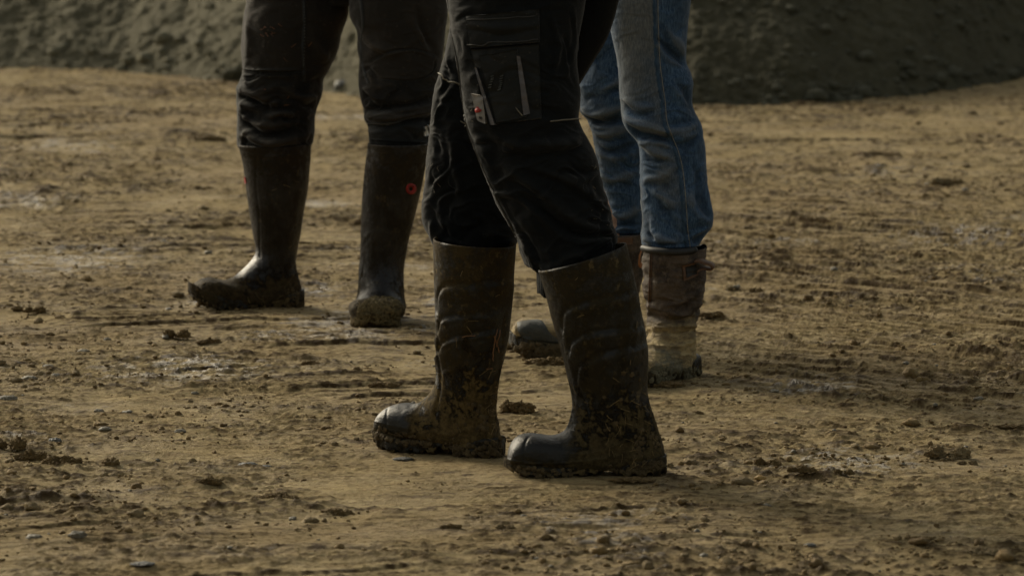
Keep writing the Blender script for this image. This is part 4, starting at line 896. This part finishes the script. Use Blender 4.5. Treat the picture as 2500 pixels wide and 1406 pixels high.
# ================================================================== NEAREST PERSON
pgn = G(1330, 1140); pn = person('nearest person in baggy black cargo trousers and mud caked wellington boots', pgn)
def chev(pts, w=5, a=2.2, k='step'): return (pts, w, a, k)
bA = make_boot('boot', pn, 'sole', [(1057, 577, 1264, 592, .072), (1058, 650, 1259, 655, .070), (1060, 730, 1254, 735, .067), (1062, 800, 1246, 805, .062), (1061, 860, 1236, 862, .056), (1060, 905, 1224, 905, .050), (1056, 932, 1217, 950, .046), (1043, 957, 1216, 1000, .044), (1022, 976, 1224, 1050, .043), (1001, 983, 1229, 1092, .043), (981, 980, 1180, 1096, .045), (961, 978, 1110, 1092, .048), (941, 982, 1040, 1078, .050), (924, 993, 990, 1068, .048), (913, 1008, 955, 1060, .040), (908, 1024, 928, 1050, .028), (907, 1034, 913, 1041, .015)],
  1357, 1150, 1113, 1086, 906, 153, M['rubA'], M['sole'], clean=(.085, .5, .030, .15), soleH=.028, toe_up=.012, solep=dict(w=1.05), emboss=[
   ([(1070, 735), (1072, 800), (1074, 900), (1072, 960), (1060, 1020), (1056, 1062)], 3.2, -2.4, 'g'), ([(1064, 745), (1066, 820), (1064, 900)], 4, 1.6, 'g'),
   ([(1070, 760), (1074, 720), (1092, 702), (1150, 700), (1215, 690)], 5, 5.4, 'step'), ([(1068, 760), (1070, 716), (1090, 694), (1150, 692)], 3, -1.6, 'g'),
   ([(1074, 806), (1084, 784), (1110, 776), (1180, 768)], 5, 5.4, 'step'), ([(1074, 858), (1086, 840), (1112, 828), (1190, 812)], 5, 5.4, 'step'), ([(1080, 800), (1100, 790), (1180, 782)], 4, -1.8, 'g'), ([(1080, 856), (1110, 842), (1190, 826)], 4, -1.8, 'g'),
   ([(1085, 910), (1120, 900), (1190, 905)], 4, 1.4, 'g'), ([(1180, 1045), (1130, 1052), (1100, 1062), (1060, 1055)], 3, 1.8, 'g'), ([(962, 976), (948, 992), (942, 1015), (943, 1044)], 2.2, -2.0, 'g'), ([(1062, 900), (1058, 925), (1048, 955), (1024, 978)], 3.0, 1.8, 'g'),
   ([(1000, 1046), (960, 1040), (915, 1028)], 2.5, 1.0, 'g'), ([(1250, 700), (1240, 800), (1222, 900), (1210, 980)], 6, 1.8, 'g')], label='upright muddy wellington boot with moulded shin pads, the rear one of the pair')
bB = make_boot('boot', pn, 'sole', [(1323, 652, 1541, 590, .074), (1336, 695, 1558, 668, .071), (1354, 772, 1572, 745, .068), (1372, 839, 1584, 815, .063), (1390, 919, 1587, 890, .057), (1399, 973, 1585, 945, .050), (1395, 1012, 1591, 985, .046), (1382, 1042, 1604, 1030, .045), (1362, 1055, 1617, 1075, .045), (1337, 1058, 1622, 1128, .045), (1312, 1054, 1565, 1146, .047), (1287, 1052, 1480, 1146, .050), (1265, 1058, 1395, 1145, .052), (1249, 1073, 1325, 1142, .050), (1240, 1093, 1278, 1136, .042), (1237, 1110, 1254, 1129, .028), (1236, 1118, 1242, 1124, .014)],
  1388, 1495, 1160, 1160, 1236, 181, M['rubB'], M['sole'], clean=(.055, .5, .024, .17), soleH=.024, toe_up=.008, tilt=1.2, solep=dict(w=1.08), emboss=[
   ([(1378, 800), (1380, 768), (1400, 752), (1450, 738), (1530, 722)], 5, 5.4, 'step'), ([(1384, 815), (1390, 855), (1404, 880)], 3.5, 1.8, 'g'), ([(1396, 850), (1402, 836), (1440, 818), (1530, 806)], 5, 5.4, 'step'), ([(1430, 884), (1460, 874), (1530, 852)], 4, -2.4, 'g'),
   ([(1412, 930), (1416, 902), (1434, 886), (1470, 868), (1540, 850)], 5, 5.4, 'step'), ([(1414, 935), (1424, 975), (1432, 1020), (1424, 1085)], 3.2, -2.2, 'g'), ([(1372, 800), (1386, 870), (1402, 930), (1410, 1000)], 4, 1.5, 'g'),
   ([(1312, 1053), (1290, 1066), (1279, 1090), (1278, 1130)], 2.4, -2.2, 'g'), ([(1398, 1000), (1384, 1042), (1362, 1056), (1335, 1058)], 3, 1.8, 'g'), ([(1600, 1000), (1560, 1060), (1480, 1095), (1420, 1110)], 4, 1.6, 'g'), ([(1240, 1120), (1300, 1132), (1400, 1128), (1500, 1115)], 2.5, 1.5, 'g'), ([(1570, 700), (1582, 800), (1580, 900), (1584, 960)], 7, 1.8, 'g')], label='dark wet toed wellington boot nearest the camera, heel smeared with mud')
lumps_on(bA.bv, box_line([(912, 1052), (980, 1072), (1050, 1080)], 120, 4, 6)+box_line([(1095, 1095), (1150, 1108), (1228, 1100)], 120, 4, 9)+box_line([(1185, 1010), (1215, 1040), (1222, 1090)], 60, 12, 16)+rnd_in(1100, 960, 1215, 1060, 16), .0016, .0055, 'caked_mud', M['mud'], bA.o, .28)
straw_on(bA.bv, rnd_in(1180, 900, 1240, 1100, 34)+rnd_in(1065, 620, 1250, 1060, 9), 'straw', M['straw'], bA.o, .005, .022, .00045)
each([line_on(bA.bv, p_, .0009, .002, 14, 5, .0004) for p_ in ([(1214, 802), (1208, 826), (1204, 850), (1202, 880)], [(1220, 806), (1214, 830), (1210, 845)], [(1205, 820), (1214, 845), (1216, 860)], [(1128, 824), (1160, 820)], [(1186, 900), (1200, 898)])], 'straw', m_flat('reddish_straw', (.22, .11, .05)), bA.o)
lumps_on(bB.bv, box_line([(1265, 1146), (1330, 1154), (1400, 1156)], 60, 4, 5)+box_line([(1470, 1152), (1560, 1150), (1618, 1130)], 80, 6, 6)+rnd_in(1545, 1060, 1612, 1140, 40)+rnd_in(1450, 900, 1580, 1050, 14), .0014, .0050, 'caked_mud', M['mud'], bB.o, .18)
straw_on(bB.bv, rnd_in(1480, 960, 1600, 1140, 34)+rnd_in(1360, 680, 1570, 1040, 10), 'straw', M['straw'], bB.o, .005, .022, .00045)
nA = [(-330, 1110, 1360), (-200, 1092, 1350), (-60, 1085, 1330), (0, 1087, 1310), (30, 1095, 1300), (50, 1099, 1290), (75, 1096, 1285), (100, 1091, 1280), (130, 1084, 1275), (160, 1078, 1270), (180, 1072, 1268), (200, 1064, 1266), (240, 1056, 1264), (280, 1052, 1262), (320, 1049, 1260), (360, 1044, 1258), (400, 1039, 1256), (430, 1038, 1256), (450, 1037, 1258), (480, 1032, 1262), (510, 1029, 1266), (535, 1029, 1268), (555, 1035, 1268), (572, 1046, 1266), (582, 1054, 1262)]
nB = [(-330, 1125, 1520), (-200, 1110, 1500), (-60, 1098, 1450), (0, 1094, 1430), (40, 1098, 1424), (90, 1104, 1414), (150, 1112, 1410), (200, 1122, 1414), (222, 1125, 1418), (262, 1130, 1416), (285, 1135, 1412), (305, 1138, 1416), (330, 1146, 1430), (365, 1158, 1450), (400, 1172, 1461), (440, 1188, 1471), (480, 1204, 1482), (520, 1222, 1492), (550, 1240, 1499), (575, 1258, 1504), (595, 1266, 1508), (618, 1268, 1508), (632, 1280, 1506)]
fA = [(p_, w_*1.35, a_*.65) for p_, w_, a_ in [([(1098, 60), (1084, 110), (1076, 170), (1088, 200)], 5, 4), ([(1085, 200), (1064, 250), (1056, 300), (1050, 350)], 5, 4), ([(1110, 210), (1082, 248), (1066, 290), (1062, 330)], 5, 5), ([(1100, 160), (1090, 210), (1075, 235)], 5, -4), ([(1096, 330), (1104, 370), (1100, 410), (1060, 455), (1034, 500)], 5, 5), ([(1108, 350), (1112, 420), (1122, 465), (1088, 478), (1070, 498), (1078, 530)], 5, 6), ([(1078, 530), (1096, 555), (1110, 578)], 8, 4), ([(1050, 500), (1060, 540), (1080, 576)], 8, -5), ([(1120, 480), (1150, 520), (1190, 530)], 10, 4), ([(1130, 540), (1170, 520), (1220, 540)], 9, -4), ([(1085, 110), (1096, 150), (1100, 190)], 4, 4), ([(1055, 330), (1068, 350), (1075, 400)], 6, -4), ([(1180, 560), (1220, 575), (1260, 590)], 9, 4)]]
fB = [([(1128, 250), (1150, 330), (1186, 420), (1230, 510), (1266, 580)], 4, 3), ([(1240, 420), (1320, 470), (1400, 540), (1490, 570)], 12, 6), ([(1250, 460), (1330, 520), (1400, 570), (1480, 590)], 9, -6), ([(1300, 410), (1380, 440), (1450, 480), (1490, 520)], 10, 5), ([(1420, 330), (1380, 350), (1300, 350)], 10, 5), ([(1430, 350), (1390, 375), (1320, 380)], 9, -5), ([(1460, 420), (1430, 440), (1380, 430)], 8, 4), ([(1490, 500), (1480, 560), (1500, 590)], 7, 5), ([(1270, 560), (1300, 600), (1320, 640)], 10, -5), ([(1275, 600), (1330, 632), (1420, 620), (1500, 596)], 9, 5), ([(1400, 30), (1408, 100), (1400, 170), (1414, 215)], 5, 4), ([(1380, 90), (1395, 150), (1405, 200)], 6, -4), ([(1345, 40), (1360, 110), (1350, 200)], 8, 3), ([(1150, 60), (1220, 70), (1320, 60)], 8, 3), ([(1200, 330), (1280, 360), (1370, 350)], 12, 4)]
lA = leg(nA, 9.62, 9.50, .85, fA, .0038, 12.1, hem=.004, wy=[(0, 1.), (300, .8), (582, 1.3)]); lB = leg(nB, 9.40, 9.26, .80, fB, .0038, 15.3, hem=.006, cuff=.72, wy=[(0, .5), (300, .8), (600, 1.3)])
lP = leg([(-440, 1190, 1480), (-330, 1120, 1530), (-200, 1105, 1520), (-90, 1110, 1470), (-40, 1150, 1400)], 9.50, 9.50, .9, (), .003, 4, tuck=False, nc=120, step=5)
# slope the front leg's hem up to the right, as the boot top does
v = lB[0]; px, py = proj(v); k = ss(540, 632, py); up_ = np.interp(px, [1260, 1330, 1420, 1500, 1545], [.006, -.012, 0, .020, .030]); v[:, 2] += k*up_
V, Fq = join([lA, lB, lP]); ct_ = mesh('trousers', V, Fq, M['black'], pn, attrs=dict(wear_shade=wear_shade(3))); ct_['label'] = 'baggy black cargo trousers with a flap pocket'
bvN = BV(V, [tuple(x) for x in Fq[0]]); bvN.dep = 9.2
V, Fq = patch(bvN, [(1138, 40), (1316, 24), (1318, 104), (1150, 118)], .0055, 50, 20); fl = mesh('pocket_flap', V, Fq, M['shell'], ct_)
each([line_on(bvN, p_, .0011, .0060, 30, 4) for p_ in ([(1145, 108), (1230, 106), (1312, 97)], [(1146, 50), (1230, 45), (1310, 34)])], 'stitching', M['thread'] if 0 else m_flat('dull_stitch', (.035, .034, .03)), fl)
V, Fq = patch(bvN, [(1150, 122), (1316, 110), (1322, 290), (1190, 306)], .0035, 40, 40); cp = mesh('cargo_pocket', V, Fq, M['shell'], ct_)
bvN2 = BV(V, [tuple(x) for x in Fq[0]]) if 0 else bvN
V, Fq = patch(bvN, [(1172, 138), (1264, 122), (1286, 286), (1214, 300)], .0075, 30, 40); pp = mesh('phone_pocket', V, Fq, M['shell'], cp)
each([patch(bvN, [(1163, 166), (1168, 165), (1213, 306), (1203, 306)], .0090, 4, 40), patch(bvN, [(1260, 137), (1269, 138), (1293, 278), (1277, 283)], .0095, 5, 40)], 'piping', M['grey'], pp)
V, Fq = patch(bvN, [(1157, 229), (1185, 234), (1193, 303), (1173, 293)], .0095, 10, 14); lb = mesh('label_tag', V, Fq, M['label'], cp); lb['label'] = 'pale woven tag with a red dot'
V = []
for r0, off in ((1., .0093), (1., .0106), (.05, .0108)):
    for a in t: V.append(bvN.at(1175+6*r0*math.cos(a), 270+6*r0*math.sin(a), off)[0])
mesh('red_dot', V, gf(3, 24, True), M['red'], lb)
V, Fq = join([patch(bvN, [(1177, 283), (1184, 284), (1185, 291), (1178, 289)], .0105, 4, 4)]); mesh('tag_print', V, Fq, M['trim'], lb)
pr = []
for cx0, cy0, n in ((1203, 183, 6), (1228, 186, 8)):
    for i in range(n):
        pr.append(patch(bvN, [(cx0-3-i*.6, cy0+i*5.4+1), (cx0+4-i*.6, cy0+i*5.4-1), (cx0+4-i*.6, cy0+i*5.4+1), (cx0-3-i*.6, cy0+i*5.4+3)], .0100, 3, 3))
V, Fq = join(pr); mesh('bartack', V, Fq, m_flat('grey_stitch', (.07, .075, .07)), pp)
each([line_on(bvN, [(1340, 298), (1370, 293), (1398, 291), (1412, 291)], .0012, .004, 14, 5), line_on(bvN, [(1075, 180), (1086, 194), (1104, 202), (1126, 207)], .0015, .004, 14, 5), line_on(bvN, [(1124, 299), (1140, 308)], .001, .004, 8, 5), line_on(bvN, [(1258, 264), (1274, 286)], .0008, .011, 8, 5)], 'loose_thread', M['thread'], ct_)
each([line_on(bvN, [(1104, 90), (1118, 160), (1128, 240), (1138, 300), (1162, 370), (1192, 440), (1230, 520), (1262, 580)], .0016, .0006, 90, 5)], 'seam', m_flat('lit_seam', (.040, .036, .028)), ct_)  # seam on the leg's front edge, its lit look put into a paler colour
straw_on(bvN, rnd_in(1440, 400, 1495, 570, 12)+rnd_in(1120, 130, 1300, 300, 14)+rnd_in(1045, 380, 1080, 480, 5), 'dry_splash', m_flat('dusty_splash', (.11, .09, .06)), ct_, .003, .010, .0005)
# jacket tail hanging behind the thigh, a thick cloth panel ending in a point
ol = [(1340, -300), (1500, -310), (1545, -220), (1545, -120), (1528, -30), (1512, 0), (1500, 45), (1480, 100), (1445, 158), (1409, 214), (1396, 205), (1370, 150), (1345, 70)]
oc = curve(np.vstack([ol, ol[:1]]), 81)[:-1]; cc = np.array([1435, -20.]); V = []
for k, dy in ((.02, -.030), (.35, -.028), (.7, -.022), (.93, -.012), (1.0, 0.0), (.93, .012), (.6, .02), (.02, .024)):
    for x, y in oc:
        xx, yy = cc+(np.array([x, y])-cc)*k; w_ = .006*math.sin(xx*.05+yy*.02)
        V.append(P(xx, yy, 9.56+dy*1.0+w_))
jt = mesh('jacket_tail', V, gf(8, 80, True), M['jacket'], pn)
upper(pn, P(1330, -260, 9.52), 190, M['jacket'], (bA.g, bB.g), (P(1180, 250, 9.6), P(1290, 250, 9.4)))

# mud pushed up round the soles
clod(1345, 892, 96, 20, 'squashed mud pad under the toe of the boot half hidden behind', 'clod', 5)
clod(1612, 948, 90, 14, 'mud squeezed out under the brown leather boot', 'clod', 5)
clod(1545, 1178, 90, 11, 'thin crust of mud and straw under the nearest heel', 'clod', 5)

# ================================================================== LIGHT
el, az = R(27), R(-40)                        # sun behind the people, to the left; az measured from +Y toward +X
sd = Vector((math.sin(az)*math.cos(el), math.cos(az)*math.cos(el), math.sin(el)))
L = bpy.data.lights.new('sun', 'SUN'); L.energy = 1.5; L.angle = R(16); L.color = (1, .88, .66)
lo = bpy.data.objects.new('sun', L); C.objects.link(lo); lo.rotation_euler = sd.to_track_quat('Z', 'Y').to_euler(); lo.location = (-4, 12, 8)
W = bpy.data.worlds.new('World'); bpy.context.scene.world = W; W.use_nodes = True; nt = W.node_tree
bg = nt.nodes['Background']; sky = nt.nodes.new('ShaderNodeTexSky'); sky.sky_type = 'NISHITA'; sky.sun_disc = False
sky.sun_elevation = el; sky.sun_rotation = az; sky.air_density = 1.4; sky.dust_density = 5; sky.ozone_density = 1
hs = nt.nodes.new('ShaderNodeHueSaturation'); hs.inputs['Saturation'].default_value = .45
hs.inputs['Saturation'].default_value = .35; mu = nt.nodes.new('ShaderNodeMix'); mu.data_type = 'RGBA'; mu.blend_type = 'MULTIPLY'; mu.inputs[0].default_value = 1; mu.inputs[7].default_value = (1, .97, .86, 1)
nt.links.new(sky.outputs[0], hs.inputs['Color']); nt.links.new(hs.outputs[0], mu.inputs[6]); nt.links.new(mu.outputs[2], bg.inputs[0]); bg.inputs[1].default_value = .06
# ================================================================== CAMERA
cd = bpy.data.cameras.new('camera'); cam = bpy.data.objects.new('camera', cd); C.objects.link(cam)
cam.location = CAMP; cam.rotation_euler = (math.pi/2-TH, 0, 0); cd.sensor_width = 36; cd.lens = F/2500*36; cd.clip_start = .1; cd.clip_end = 2000
cd.dof.use_dof = True; cd.dof.focus_distance = 9.9; cd.dof.aperture_fstop = 9
sc = bpy.context.scene; sc.camera = cam
sc.view_settings.view_transform = 'Standard'; sc.view_settings.look = 'None'; sc.view_settings.gamma = 1; sc.view_settings.exposure = .98
sc.cycles.use_denoising = True
